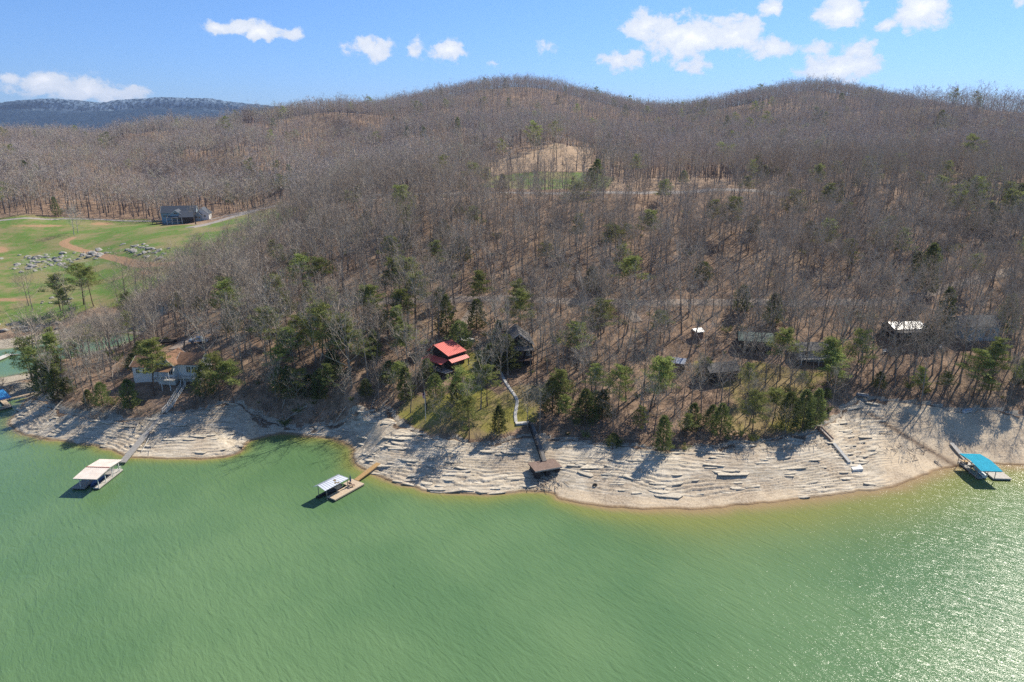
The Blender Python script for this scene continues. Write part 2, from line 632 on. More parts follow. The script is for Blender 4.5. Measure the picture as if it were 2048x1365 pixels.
ROADS = {  # name: (pixels, width)
    'upper_road': ([(1580, 389), (1500, 383), (1400, 382), (1300, 385), (1200, 387), (1100, 387), (1000, 386), (900, 388), (800, 391), (700, 396), (620, 402), (580, 407), (520, 418), (470, 428), (420, 440)], 5.0),
    'lower_road': ([(2035, 540), (1960, 556), (1905, 572), (1860, 588), (1800, 600), (1700, 607), (1560, 606), (1400, 605), (1240, 604), (1100, 601), (950, 597), (850, 600), (700, 608), (600, 612), (490, 632), (440, 655), (380, 678), (345, 700)], 4.0),
    'driveway': ([(1230, 606), (1262, 628), (1275, 645)], 4.0),
    'drive': ([(952, 600), (945, 625), (925, 650), (915, 676), (925, 684)], 3.6),
    'house_drive': ([(378, 456), (405, 451), (440, 442), (475, 431), (515, 420)], 10.0),
    'valley_road': ([(-150, 446), (0, 443), (80, 439), (150, 437), (230, 440), (300, 442), (340, 444)], 3.5),
}
road_w = {}
for k, (px, wd) in ROADS.items():
    road_w[k] = (smooth_line([tuple(G(u, v)[:2]) for u, v in px], 2), wd)
TRACK = smooth_line([tuple(G(u, v)[:2]) for u, v in [(145, 476), (122, 487), (150, 497), (200, 510), (250, 522), (290, 532), (350, 528)]], 2)

def GZ(u, v):
    p = G(u, v)
    return np.array([p[0], p[1], p[2]])


HC = GZ(352, 752)          # white cottage
RC = GZ(892, 729)          # red roofed cabin
GC = GZ(1036, 712)         # dark gabled house
SITES = [(HC[0] - 2, HC[1], 9.0), (HC[0] + 5, HC[1], 6.0), (HC[0] - 8, HC[1], 5.0), (RC[0], RC[1], 5.5), (GC[0], GC[1], 5.5)]
for _u, _v, _r in ((1357, 738, 3), (1394, 676, 2.5), (1438, 752, 3.6), (1508, 693, 3.8), (1622, 712, 4.2), (1803, 672, 4.6), (1945, 668, 4.5), (1862, 672, 3), (372, 444, 22), (399, 686, 4), (334, 690, 4), (930, 682, 5)):
    _p = G(_u, _v)
    SITES.append((_p[0], _p[1], _r))
for _u, _v in ((1003, 745), (1018, 776), (1035, 800), (1031, 830), (1045, 848), (367, 777), (353, 798), (341, 818)):
    _p = G(_u, _v)
    SITES.append((_p[0], _p[1], 1.8))


def tree_mask(x, y, sd, sf):
    """how thickly trees stand: 0..1"""
    m = np.where(sf > 0.5, 1.0, 0.0)
    for pl in (MEADOW, FIELD, SLOPE):
        m = np.where(inside(pl, x, y), 0.0, m)
    m = np.where(inside(SLOPE, x, y), 0.13, m)
    m = np.where(inside(FIELD, x, y), 0.06, m)
    m = np.where(inside(VERGE, x, y), 0.5, m)
    for pl in (LAWN1, LAWN2):
        m = np.where(inside(pl, x, y), 0.12, m)
    m = np.where(inside(LAWN3, x, y), 0.85, m)
    for ln, wd in road_w.values():
        m = np.where(dist_poly(ln, x, y, False) < wd * 0.75 + 0.6, 0.0, m)
    for sx, sy, r in SITES:
        m = np.where(np.hypot(x - sx, y - sy) < r, 0.0, m)
    return m


# ------------------------------------------------------------------ ground material
def ground_material():
    m, nt = new_mat('ground')
    geo = nt.n('ShaderNodeNewGeometry').outputs['Position']
    flat = nt.scalev(geo, (1, 1, 0.3))
    big = nt.noise(flat, 0.035, 4, 0.6)
    mid = nt.noise(flat, 0.35, 5, 0.65)
    fin = nt.noise(flat, 3.2, 4, 0.7)
    a = nt.mix(nt.ramp(mid, 0.35, 0.65), (0.245, 0.168, 0.115), (0.45, 0.315, 0.22))
    a = nt.mix(nt.ramp(fin, 0.42, 0.62), nt.mix(1.0, a, (0.62, 0.60, 0.60), 'MULTIPLY'), a)
    a = nt.mix(nt.math('MULTIPLY', nt.ramp(big, 0.5, 0.7), 0.5), a, (0.38, 0.28, 0.185))
    # bright dry leaves
    a = nt.mix(nt.math('MULTIPLY', nt.ramp(fin, 0.60, 0.72), 0.7), a, (0.60, 0.41, 0.28))
    # grass
    g1 = nt.mix(nt.ramp(mid, 0.3, 0.7), (0.175, 0.21, 0.065), (0.095, 0.20, 0.036))
    yel = nt.mix(nt.ramp(fin, 0.35, 0.65), (0.30, 0.25, 0.07), (0.22, 0.22, 0.05))
    gm = nt.attr('grass').outputs['Fac']
    lush = nt.attr('lush').outputs['Fac']
    gc = nt.mix(lush, yel, g1)
    gc = nt.mix(nt.math('MULTIPLY', nt.ramp(nt.noise(flat, 0.05, 8, 0.72), 0.44, 0.58), 0.85), gc, nt.mix(lush, (0.30, 0.22, 0.125), (0.27, 0.225, 0.115)))
    gf = nt.ramp(nt.math('ADD', gm, nt.math('MULTIPLY', nt.math('SUBTRACT', mid, 0.5), 0.9)), 0.35, 0.6)
    a = nt.mix(gf, a, gc)
    # bare tan slope and pasture above the road
    tm = nt.attr('tan').outputs['Fac']
    tf = nt.ramp(nt.math('ADD', tm, nt.math('MULTIPLY', nt.math('SUBTRACT', mid, 0.5), 0.6)), 0.35, 0.6)
    a = nt.mix(tf, a, nt.mix(nt.ramp(fin, 0.3, 0.7), (0.36, 0.25, 0.165), (0.50, 0.37, 0.25)))
    # red clay
    cm = nt.attr('clay').outputs['Fac']
    cf = nt.ramp(nt.math('ADD', cm, nt.math('MULTIPLY', nt.math('SUBTRACT', mid, 0.5), 0.5)), 0.4, 0.6)
    a = nt.mix(cf, a, nt.mix(nt.ramp(fin, 0.3, 0.7), (0.32, 0.19, 0.105), (0.46, 0.30, 0.18)))
    # bare rock and silt near the water
    rm = nt.attr('rock').outputs['Fac']
    rf = nt.ramp(nt.math('ADD', rm, nt.math('MULTIPLY', nt.math('SUBTRACT', mid, 0.5), 0.7)), 0.4, 0.6)
    a = nt.mix(rf, a, nt.mix(nt.ramp(fin, 0.35, 0.65), (0.26, 0.215, 0.16), (0.50, 0.45, 0.37)))
    finish(nt, a, 0.95, nt.math('ADD', fin, nt.math('MULTIPLY', mid, 2.0)), 0.5, 0.25, spec=0.1)
    return m


M_GROUND = ground_material()

# ------------------------------------------------------------------ terrain
NS, NTT = 640, 600
s_ = np.linspace(-1.25, 1.25, NS)
y_ = np.exp(np.linspace(math.log(96), math.log(3400), NTT))
TX = s_[None, :] * y_[:, None]
TY = np.repeat(y_[:, None], NS, 1)
T_sd = sd_shore(TX, TY)
T_sf = sd_forest(TX, TY)
TZ = height(TX, TY)
T_rockzone = (T_sd > 0) & (T_sf < 0) & (TY < 175) & (TX > -135) & (TX < 150)
TZg = TZ - 0.9 * sstep(0.3, 2.0, T_sd) * sstep(0.3, 2.0, -T_sf) * ((TY < 175) & (TX > -135) & (TX < 150))


def poly_soft(pl, x, y, wd):
    bx = [p[0] for p in pl]
    by = [p[1] for p in pl]
    out = np.zeros(x.shape)
    mgn = wd * 2
    k = (x > min(bx) - mgn) & (x < max(bx) + mgn) & (y > min(by) - mgn) & (y < max(by) + mgn)
    xs, ys = x[k], y[k]
    d = dist_poly(pl, xs, ys)
    ins = inside(pl, xs, ys)
    out[k] = np.clip(0.5 + np.where(ins, d, -d) / wd / 2, 0, 1)
    return out


grass = np.maximum.reduce([poly_soft(MEADOW, TX, TY, 6), poly_soft(FIELD, TX, TY, 3), poly_soft(LAWN1, TX, TY, 2) * .9, poly_soft(LAWN2, TX, TY, 2) * .8, poly_soft(LAWN3, TX, TY, 4) * 0.72])
lush = np.maximum(poly_soft(MEADOW, TX, TY, 6), poly_soft(FIELD, TX, TY, 3))
tan = np.maximum(poly_soft(SLOPE, TX, TY, 4), poly_soft(VERGE, TX, TY, 3) * .45)
_td = np.full(TX.shape, 99.0)
_k = (TX < -100) & (TX > -330) & (TY > 250) & (TY < 500)
_td[_k] = dist_poly(TRACK, TX[_k], TY[_k], False)
clay = np.clip(1.1 - _td / 4.0, 0, 1)
_pu, _pv = project(TX, TY, TZ)
for (cu, cv, ru, rv) in ((5, 500, 26, 14), (690 / 3.41, 448, 40, 6), (20, 600, 90, 7), (290, 545, 30, 10), (80, 452, 120, 5)):
    clay = np.maximum(clay, 0.62 * np.exp(-((_pu - cu) / ru) ** 2 - ((_pv - cv) / rv) ** 2))
rock = np.where((T_sd > -3) & (T_sf < 0), 1.0, 0.0)
rock = np.maximum(rock, np.where(TY < 330, np.clip(1.2 - T_sd / 14.0, 0, 1) * (TX < -95), 0))
rock = np.maximum(rock, np.maximum(poly_soft(OUTCROP, TX, TY, 5), poly_soft(OUTCROP2, TX, TY, 4)) * 0.42)
me = grid_mesh('ground', TX, TY, TZg, M_GROUND, attrs={'grass': grass, 'lush': lush, 'tan': tan, 'clay': clay, 'rock': rock})
tag(link('ground', me), kind='structure')


def tz(x, y):
    """height of the ground mesh itself"""
    x = np.asarray(x, float)
    y = np.asarray(y, float)
    ti = (np.log(y) - math.log(96)) / (math.log(3400) - math.log(96)) * (NTT - 1)
    j = np.clip(np.floor(ti).astype(int), 0, NTT - 2)
    fy = np.clip((y - y_[j]) / (y_[j + 1] - y_[j]), 0, 1)
    si = (x / y + 1.25) / 2.5 * (NS - 1)
    i = np.clip(np.floor(si).astype(int), 0, NS - 2)
    fx = np.clip(si - i, 0, 1)
    return ((TZg[j, i] * (1 - fx) + TZg[j, i + 1] * fx) * (1 - fy) + (TZg[j + 1, i] * (1 - fx) + TZg[j + 1, i + 1] * fx) * fy)


# ------------------------------------------------------------------ roads
def road_mat(name, c1, c2):
    m, nt = new_mat(name)
    p = nt.n('ShaderNodeNewGeometry').outputs['Position']
    n1 = nt.noise(p, 0.5, 4, 0.6)
    n2 = nt.noise(p, 6, 3, 0.6)
    c = nt.mix(nt.ramp(n1, 0.35, 0.65), c2, c1)
    c = nt.mix(nt.math('MULTIPLY', nt.ramp(nt.math('ADD', n2, nt.math('MULTIPLY', n1, .5)), 0.68, 0.85), LEAFY), c, (0.33, 0.22, 0.145))
    finish(nt, c, 0.9, n2, 0.3, 0.05)
    return m


LEAFY = 0.35
M_GRAVEL = road_mat('gravel', (0.40, 0.38, 0.36), (0.27, 0.25, 0.235))
LEAFY = 0.8
M_ASPH = road_mat('worn_asphalt', (0.34, 0.31, 0.28), (0.25, 0.22, 0.195))


def ribbon(name, line, wd, mat, off=0.1):
    pts = [np.array(line[0])]
    for a, b in zip(line[:-1], line[1:]):
        a, b = np.array(a), np.array(b)
        n = max(1, int(np.linalg.norm(b - a) / 1.0))
        for k in range(1, n + 1):
            pts.append(a + (b - a) * k / n)
    pts = np.array(pts)
    tn = np.gradient(pts, axis=0)
    tn /= np.linalg.norm(tn, axis=1)[:, None] + 1e-9
    nr = np.stack([-tn[:, 1], tn[:, 0]], -1)
    offs = np.linspace(-.5, .5, 9)
    wv = wd * (1 + 0.12 * (fbm(pts[:, 0] / 5, pts[:, 1] / 5, 2, 5) - .5))
    X = pts[:, 0:1] + nr[:, 0:1] * offs[None] * wv[:, None]
    Y = pts[:, 1:2] + nr[:, 1:2] * offs[None] * wv[:, None]
    Z = tz(X, Y) + off
    Z[:, 0] -= off + .15
    Z[:, -1] -= off + .15
    o = link(name, grid_mesh(name, X, Y, Z, mat))
    # make sure it faces up
    me = o.data
    if me.polygons[len(me.polygons) // 2].normal.z < 0:
        me.flip_normals()
    return tag(o, kind='structure')


for k, (ln, wd) in road_w.items():
    ribbon(k, ln, wd, M_ASPH if k in ('lower_road', 'drive', 'driveway') else M_GRAVEL, 0.12 if k != 'drive' and k != 'driveway' else 0.15)

# ------------------------------------------------------------------ rocky shore
def shore_material():
    m, nt = new_mat('shore_rock')
    geo = nt.n('ShaderNodeNewGeometry').outputs['Position']
    st = nt.scalev(geo, (0.45, 1.5, 3.0))
    n1 = nt.noise(st, 0.45, 5, 0.65)
    n2 = nt.noise(geo, 2.8, 5, 0.7)
    n3 = nt.noise(geo, 0.12, 3, 0.6)
    rockc = nt.mix(nt.ramp(n1, 0.3, 0.7), (0.40, 0.335, 0.25), (0.70, 0.61, 0.48))
    rockc = nt.mix(nt.ramp(n2, 0.5, 0.75), rockc, (0.82, 0.745, 0.62))
    rockc = nt.mix(nt.ramp(n2, 0.38, 0.26), rockc, (0.26, 0.21, 0.155))
    sand = nt.mix(nt.ramp(n2, 0.35, 0.65), (0.54, 0.43, 0.30), (0.70, 0.575, 0.42))
    sm = nt.attr('sand').outputs['Fac']
    sf = nt.ramp(nt.math('ADD', sm, nt.math('MULTIPLY', nt.math('SUBTRACT', n1, 0.5), 0.7)), 0.35, 0.65)
    c = nt.mix(sf, rockc, sand)
    c = nt.mix(nt.math('MULTIPLY', nt.ramp(n3, 0.45, 0.62), 0.6), c, nt.mix(nt.ramp(n2, .35, .65), (0.28, 0.21, 0.145), (0.54, 0.44, 0.33)))
    n5 = nt.noise(geo, 7.0, 3, 0.7)
    c = nt.mix(nt.ramp(n5, 0.56, 0.68), c, nt.mix(1.0, c, (0.5, 0.46, 0.42), 'MULTIPLY'))
    # soil and dead leaves washed down at the top of the bank
    sl = nt.attr('soil').outputs['Fac']
    slf = nt.ramp(nt.math('ADD', sl, nt.math('MULTIPLY', nt.math('SUBTRACT', n2, 0.5), 0.8)), 0.4, 0.65)
    c = nt.mix(slf, c, nt.mix(nt.ramp(n2, 0.4, 0.6), (0.12, 0.085, 0.06), (0.24, 0.17, 0.12)))
    wet = nt.attr('wet').outputs['Fac']
    c = nt.mix(wet, c, nt.mix(1.0, c, (0.55, 0.46, 0.36), 'MULTIPLY'))
    finish(nt, c, 0.9, nt.math('ADD', n2, n1), 0.45, 0.12, spec=0.15)
    return m


M_SHORE = shore_material()
gx = np.arange(-150, 152, 0.27)
gy = np.arange(104, 178, 0.165)
SX, SY = np.meshgrid(gx, gy)
S_sd = sd_shore(SX, SY)
S_sf = sd_forest(SX, SY)
hb = height(SX, SY)
_px, _py = project(SX, SY, hb)
sandm = np.clip(sstep(1700, 1840, _px) * 1.1 + sstep(1100, 1160, _px) * sstep(4.2, 2.2, S_sd) * sstep(1640, 1560, _px) * .9
                + np.exp(-((_px - 1090) / 32) ** 2) * .8 + np.exp(-((_px - 760) / 28) ** 2) * sstep(830, 850, _py) * sstep(900, 880, _py) * .6
                + np.exp(-((_px - 505) / 20) ** 2) * .7, 0, 1)
wv = (fbm(SX / 17, SY / 8, 3, 31) - .5) * 1.5 + (fbm(SX / 2.6, SY / 1.2, 3, 33) - .5) * 0.20 + (fbm(SX / .9, SY / .6, 2, 35) - .5) * .14 + 0.02 * SX * 0
stp = 0.30
q = (hb + wv) / stp
fq = q - np.floor(q)
terr = stp * (np.floor(q) + sstep(0.0, 0.10, fq) + 0.0 * fq) - wv * 1.0
lm = np.clip(sstep(0.36, 0.52, fbm(SX / 13 + 3, SY / 2.6, 4, 41)), 0, 1)
amt = (1 - sandm * .88) * (0.30 + 0.85 * lm) * sstep(0.0, 1.2, S_sd)
rough = (fbm(SX * 1.0, SY * 2.8, 3, 51) - .5) * 0.14 * (1 - sandm * .8)
SZ = hb + (terr - hb - stp * .5) * amt * 1.15 + rough
bank = sstep(-1.6, 0.2, S_sf)
SZ = SZ + 0.10 - bank * 0.75
SZ = np.where(S_sd < 0, np.minimum(SZ, S_sd * .25 - 0.02), SZ)
_ld = dist_poly([(1740, 830), (1830, 885), (1915, 935)], _px, _py, False)
streak = .62 * np.clip(1 - _ld / 26, 0, 1)
keepm = (S_sd > -1.6) & (S_sf < 0.9) & (SX > -134.5) & (SX < 149.5)
me = grid_mesh('rocky_shore', SX, SY, SZ, M_SHORE, keep=keepm, smooth=False,
               attrs={'sand': sandm, 'soil': streak + sstep(-2.6, -0.3, S_sf + (fbm(SX / 3, SY / 3, 2, 8) - .5) * 3), 'wet': sstep(0.9, 0.1, S_sd)})
shore = tag(link('rocky_shore', me), kind='structure')


def shore_z(x, y):
    i = np.clip(((np.asarray(x) - gx[0]) / 0.27).round().astype(int), 0, len(gx) - 1)
    j = np.clip(((np.asarray(y) - gy[0]) / 0.165).round().astype(int), 0, len(gy) - 1)
    return SZ[j, i]


def surf(x, y):
    """top of whatever ground is there"""
    x = np.atleast_1d(np.asarray(x, float))
    y = np.atleast_1d(np.asarray(y, float))
    a = tz(x, y)
    i = np.clip(((x - gx[0]) / 0.27).round().astype(int), 0, len(gx) - 1)
    j = np.clip(((y - gy[0]) / 0.165).round().astype(int), 0, len(gy) - 1)
    ok = keepm[j, i] & (x > gx[0]) & (x < gx[-1]) & (y > gy[0]) & (y < gy[-1])
    return np.where(ok, np.maximum(a, SZ[j, i]), a)


def S1(x, y):
    return float(surf([x], [y])[0])


# ledge slabs: broken plates of limestone lying along the strata
def slab_mesh(seed, name='ledge_slab'):
    r = np.random.RandomState(seed)
    n = 8
    ang = np.sort((np.arange(n) + r.uniform(-.3, .3, n)) / n * 2 * math.pi)
    rad = r.uniform(0.75, 1.1, n)
    vs = []
    for zz, sc_ in ((-0.5, 1.0), (0.32, 1.02), (0.5, 0.86)):
        for k in range(n):
            vs.append((math.cos(ang[k]) * rad[k] * sc_, math.sin(ang[k]) * rad[k] * sc_, zz + r.uniform(-.07, .07)))
    fs = []
    for L in range(2):
        for k in range(n):
            k2 = (k + 1) % n
            fs.append((L * n + k, L * n + k2, (L + 1) * n + k2, (L + 1) * n + k))
    fs.append(tuple(2 * n + k for k in range(n)))
    me = bpy.data.meshes.new(name)
    me.from_pydata(vs, [], fs)
    me.materials.append(M_SLAB)
    me.update()
    return me


def slab_material():
    m, nt = new_mat('limestone')
    geo = nt.n('ShaderNodeNewGeometry').outputs['Position']
    n2 = nt.noise(geo, 2.4, 5, 0.7)
    oi = nt.n('ShaderNodeObjectInfo').outputs['Random']
    c = nt.mix(nt.ramp(n2, 0.35, 0.65), (0.46, 0.405, 0.32), (0.74, 0.66, 0.535))
    c = nt.mix(nt.math('MULTIPLY', oi, 0.3), c, (0.33, 0.27, 0.2))
    finish(nt, c, 0.9, n2, 0.5, 0.1, spec=0.15)
    return m


M_SLAB = slab_material()
slabs = [slab_mesh(i) for i in range(8)]
cand = []
r3 = np.random.RandomState(11)
xs = r3.uniform(-133, 140, 30000)
ys = r3.uniform(106, 172, 30000)
sdv = sd_shore(xs, ys)
sfv = sd_forest(xs, ys)
hz = height(xs, ys)
pu, pv = project(xs, ys, hz)
ii = np.clip(((xs - gx[0]) / 0.27).round().astype(int), 0, len(gx) - 1)
jj = np.clip(((ys - gy[0]) / 0.165).round().astype(int), 0, len(gy) - 1)
okm = (sdv > 0.15) & (sfv < -0.3) & (sandm[jj, ii] < 0.45) & (pu > -30) & (pu < 2080)
okm &= (fbm(xs / 6, ys / 3, 3, 77) > 0.42)
idx = np.where(okm)[0]
gyy = 0.8
hx = (height(xs[idx] + 1.5, ys[idx]) - height(xs[idx] - 1.5, ys[idx]))
hy = (height(xs[idx], ys[idx] + 1.5) - height(xs[idx], ys[idx] - 1.5))
cont = np.arctan2(hx, -hy) + math.pi / 2 - math.pi / 2      # along the contour
big = np.exp(r3.normal(0, .38, len(idx)))
order = np.argsort(-big)[:330]
stv, stf = [], []
for n_, o_ in enumerate(order):
    i = idx[o_]
    sx = 0.75 * big[o_] * r3.uniform(.8, 1.6)
    sy = sx * r3.uniform(.2, .36)
    th = min(0.2, 0.06 * sx + 0.09)
    a = cont[o_] + r3.normal(0, .18)
    a = math.atan2(math.sin(a), math.cos(a))
    # along the contour: direction perpendicular to the slope
    a = math.atan2(-hx[o_], hy[o_]) * -1 if False else math.atan2(hy[o_], hx[o_]) + math.pi / 2
    a = ((a + math.pi / 2) % math.pi - math.pi / 2) * .4 + r3.normal(0, .10)
    z = float(SZ[jj[i], ii[i]]) - th * 0.22
    rot = (r3.normal(0, .05), r3.normal(0, .06), a)
    me = slabs[n_ % 8]
    if n_ < 300:
        link('ledge_slab', me, shore, (xs[i], ys[i], z), rot, (sx, sy, th))
    else:
        mt = Matrix.LocRotScale(Vector((xs[i], ys[i], z)), __import__('mathutils').Euler(rot), Vector((sx, sy, th)))
        b = len(stv)
        stv.extend([tuple(mt @ v.co) for v in me.vertices])
        stf.extend([tuple(b + k for k in p.vertices) for p in me.polygons])
me = bpy.data.meshes.new('broken_ledges')
me.from_pydata(stv, [], stf)
me.materials.append(M_SLAB)
tag(link('broken_ledges', me, shore), kind='stuff')

# ------------------------------------------------------------------ lake
def water_material():
    m, nt = new_mat('lake_water')
    geo = nt.n('ShaderNodeNewGeometry').outputs['Position']
    flat = nt.scalev(geo, (1, 1, 0))
    def wmap(ang, lx, ly):
        return nt.n('ShaderNodeMapping', vector_type='TEXTURE', inp={'Vector': flat, 'Rotation': (0, 0, R(ang)), 'Scale': (lx, ly, 1)}).outputs[0]
    rot = wmap(-48, 2.6, 0.8)
    rot2 = wmap(-20, 1.5, 0.75)
    n1 = nt.noise(rot, 1.25, 4, 0.6, 0.6)
    n2 = nt.noise(rot2, 3.1, 3, 0.6, 0.4)
    n3 = nt.noise(flat, 0.035, 3, 0.5)
    rot3 = wmap(-52, 5.5, 1.6)
    n4 = nt.noise(rot3, 1.0, 3, 0.55, 1.2)
    h = nt.math('ADD', nt.math('MULTIPLY', n1, 1.0), nt.math('ADD', nt.math('MULTIPLY', n2, 0.30), nt.math('MULTIPLY', n4, 1.3)))
    green = nt.mix(nt.ramp(n3, 0.35, 0.65), WATER_A, WATER_B)
    sh = nt.attr('shallow').outputs['Fac']
    c = nt.mix(nt.ramp(sh, 0.0, 0.6), green, WATER_MID)
    c = nt.mix(nt.ramp(sh, 0.55, 1.0), c, WATER_SHORE)
    b = finish(nt, c, 0.12, h, 0.82, 0.15, spec=0.5)
    b.inputs['IOR'].default_value = 1.33
    return m


WATER_A = (0.098, 0.185, 0.080)
WATER_B = (0.130, 0.222, 0.098)
WATER_MID = (0.20, 0.225, 0.068)
WATER_SHORE = (0.32, 0.23, 0.12)
M_WATER = water_material()
wxs = np.unique(np.concatenate([np.linspace(-9000, -400, 14), np.linspace(-400, -170, 30), np.arange(-170, 170, 1.0), np.linspace(170, 400, 30), np.linspace(400, 9000, 14)]))
wys = np.unique(np.concatenate([np.linspace(-6000, 40, 14), np.linspace(40, 100, 12), np.arange(100, 260, 1.0), np.linspace(260, 400, 10)]))
WX, WY = np.meshgrid(wxs, wys)
wsd = -sd_shore(WX, WY)
wu, _ = project(WX, np.maximum(WY, 5), WX * 0)
Ls = 1.6 + 6.0 * sstep(1050, 1500, wu) + 1.2 * sstep(500, 620, wu) * sstep(800, 740, wu) + 1.0 * sstep(740, 900, wu)
shallow = np.exp(-np.maximum(wsd, 0) / Ls)
me = grid_mesh('lake', WX, WY, WX * 0.0, M_WATER, keep=(wsd > -8), attrs={'shallow': shallow})
tag(link('lake', me), kind='structure')
#@@PART2
# ------------------------------------------------------------------ haze and the far mountain
def far_mountain():
    # a long escarpment about five kilometres off, wooded, its upper trees white with hoar frost
    nx, ny = 900, 90
    sx = np.linspace(-1.15, 0.15, nx)
    prof_u = [-1200, -400, 0, 60, 105, 150, 200, 300, 330, 400, 480, 540, 620, 800, 1050, 1400]
    prof_v = [215, 206, 203, 205, 214, 205, 202, 211, 205, 200, 202, 211, 219, 237, 250, 262]
    D0 = 5200.0
    u = 1024 + sx * 1365 * math.cos(PITCH) * 1.0
    crest = []
    for uu in u:
        vv = np.interp(uu, prof_u, prof_v)
        d = pix_dir(uu, vv)
        crest.append(CAMZ + d[2] / d[1] * D0)
    crest = np.array(crest)
    X = np.zeros((ny, nx))
    Y = np.zeros((ny, nx))
    Z = np.zeros((ny, nx))
    for j in range(ny):
        t = j / (ny - 1.0)                     # 0 at the foot, 1 at the crest
        yy = D0 - 1500 * (1 - t) + (fbm(sx * 9, sx * 0 + 2, 3, 4) - .5) * 700 * (1 - t)
        if t > 0.93:
            yy = D0 + (t - 0.93) * 4000
        Y[j] = yy
        X[j] = sx * D0
        bluff = sstep(0.0, 0.86, np.full(nx, t)) * 0.72 + sstep(0.86, 0.90, np.full(nx, t)) * 0.2 + sstep(.9, .93, np.full(nx, t)) * .08
        g = (fbm(sx * 26 + 0.1 * t, np.full(nx, t * 1.5), 4, 61) - .5) * 0.30 * math.sin(math.pi * min(t / 0.93, 1))
        Z[j] = -2 + (crest + 2) * np.clip(bluff + g, 0, 2) * (1.0 if t <= .93 else 1 - (t - .93) * 1.2)
    tree = (fbm(X / 16, Y / 16, 3, 71)) * 26
    Z += tree * sstep(0.02, 0.2, Z / 300)
    m, nt = new_mat('far_wood')
    geo = nt.n('ShaderNodeNewGeometry').outputs['Position']
    sp = nt.n('ShaderNodeSeparateXYZ', inp={0: geo})
    st = nt.scalev(geo, (1, 1, 0.35))
    n1 = nt.noise(st, 0.05, 4, 0.7)
    n2 = nt.noise(geo, 0.0016, 3, 0.6)
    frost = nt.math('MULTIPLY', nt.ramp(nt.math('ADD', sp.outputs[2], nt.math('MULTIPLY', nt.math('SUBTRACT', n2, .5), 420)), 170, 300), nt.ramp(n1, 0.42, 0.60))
    c = nt.mix(nt.ramp(n1, 0.3, 0.7), (0.010, 0.026, 0.055), (0.032, 0.055, 0.090))  # shade and distance blue of the bare woods put into the colour
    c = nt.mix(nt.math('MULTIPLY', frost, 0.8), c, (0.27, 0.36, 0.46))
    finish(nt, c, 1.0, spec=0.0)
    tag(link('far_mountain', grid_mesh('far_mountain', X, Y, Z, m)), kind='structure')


far_mountain()
# plain beyond the hills, so that the land goes on to the foot of the mountain
_gx = np.linspace(-9000, 9000, 40)
_gy = np.linspace(3300, 9000, 20)
_GX, _GY = np.meshgrid(_gx, _gy)
tag(link('valley_floor', grid_mesh('valley_floor', _GX, _GY, 2 + _GX * 0, M_GROUND)), kind='structure')

mh = bpy.data.materials.new('haze')
mh.use_nodes = True
nth = NT(mh.node_tree)
_v = nth.n('ShaderNodeVolumePrincipled', inp={'Color': (0.50, 0.68, 1.0, 1), 'Density': 0.00006, 'Anisotropy': 0.2})
_o = nth.n('ShaderNodeOutputMaterial')
nth.t.links.new(_v.outputs[0], _o.inputs['Volume'])
hz_ = MB().box(-9500, 9500, -6500, 9500, -6, 480).build('haze', mh)
tag(hz_, kind='stuff')


# ------------------------------------------------------------------ tree making
def bark(name, c1, c2, var=0.25):
    m, nt = new_mat(name)
    tc = nt.n('ShaderNodeTexCoord').outputs['Object']
    n = nt.noise(nt.scalev(tc, (1, 1, .3)), 2.5, 3, .6)
    oi = nt.n('ShaderNodeObjectInfo').outputs['Random']
    c = nt.mix(nt.ramp(n, .35, .65), c2, c1)
    hs = nt.n('ShaderNodeHueSaturation', inp={'Color': c, 'Value': nt.ramp(oi, 0, 1, 1 - var, 1 + var, False)})
    c = hs.outputs[0]
    finish(nt, c, 0.9, spec=0.1)
    return m


def twig_mat(name, cols):
    """twig colour: it differs from tree to tree"""
    m, nt = new_mat(name)
    oi = nt.n('ShaderNodeObjectInfo').outputs['Random']
    cr = nt.n('ShaderNodeValToRGB', inp={0: oi})
    el = cr.color_ramp.elements
    el[0].position = 0
    el[0].color = (*cols[0], 1)
    el[1].position = 1
    el[1].color = (*cols[-1], 1)
    for i, c in enumerate(cols[1:-1]):
        e = el.new((i + 1) / (len(cols) - 1))
        e.color = (*c, 1)
    finish(nt, cr.outputs[0], 0.9, spec=0.1)
    return m


M_BARK = bark('grey_bark', (0.32, 0.27, 0.225), (0.18, 0.15, 0.125))
M_PALE = bark('pale_bark', (0.52, 0.49, 0.44), (0.33, 0.30, 0.26), .1)
M_PBARK = bark('pine_bark', (0.20, 0.14, 0.105), (0.10, 0.07, 0.055))
M_TWIG = twig_mat('twigs', [(0.38, 0.32, 0.255), (0.48, 0.41, 0.335), (0.33, 0.275, 0.22), (0.44, 0.36, 0.28), (0.41, 0.35, 0.29), (0.53, 0.455, 0.36), (0.36, 0.305, 0.25)])
M_TWIGF = twig_mat('far_twigs', [(0.44, 0.38, 0.34), (0.55, 0.48, 0.425), (0.37, 0.32, 0.29), (0.48, 0.415, 0.37), (0.58, 0.44, 0.30), (0.43, 0.38, 0.345), (0.53, 0.47, 0.42), (0.39, 0.34, 0.315), (0.49, 0.48, 0.31), (0.45, 0.39, 0.35)])
M_PALETWIG = twig_mat('pale_twigs', [(0.46, 0.42, 0.37), (0.52, 0.48, 0.43)])


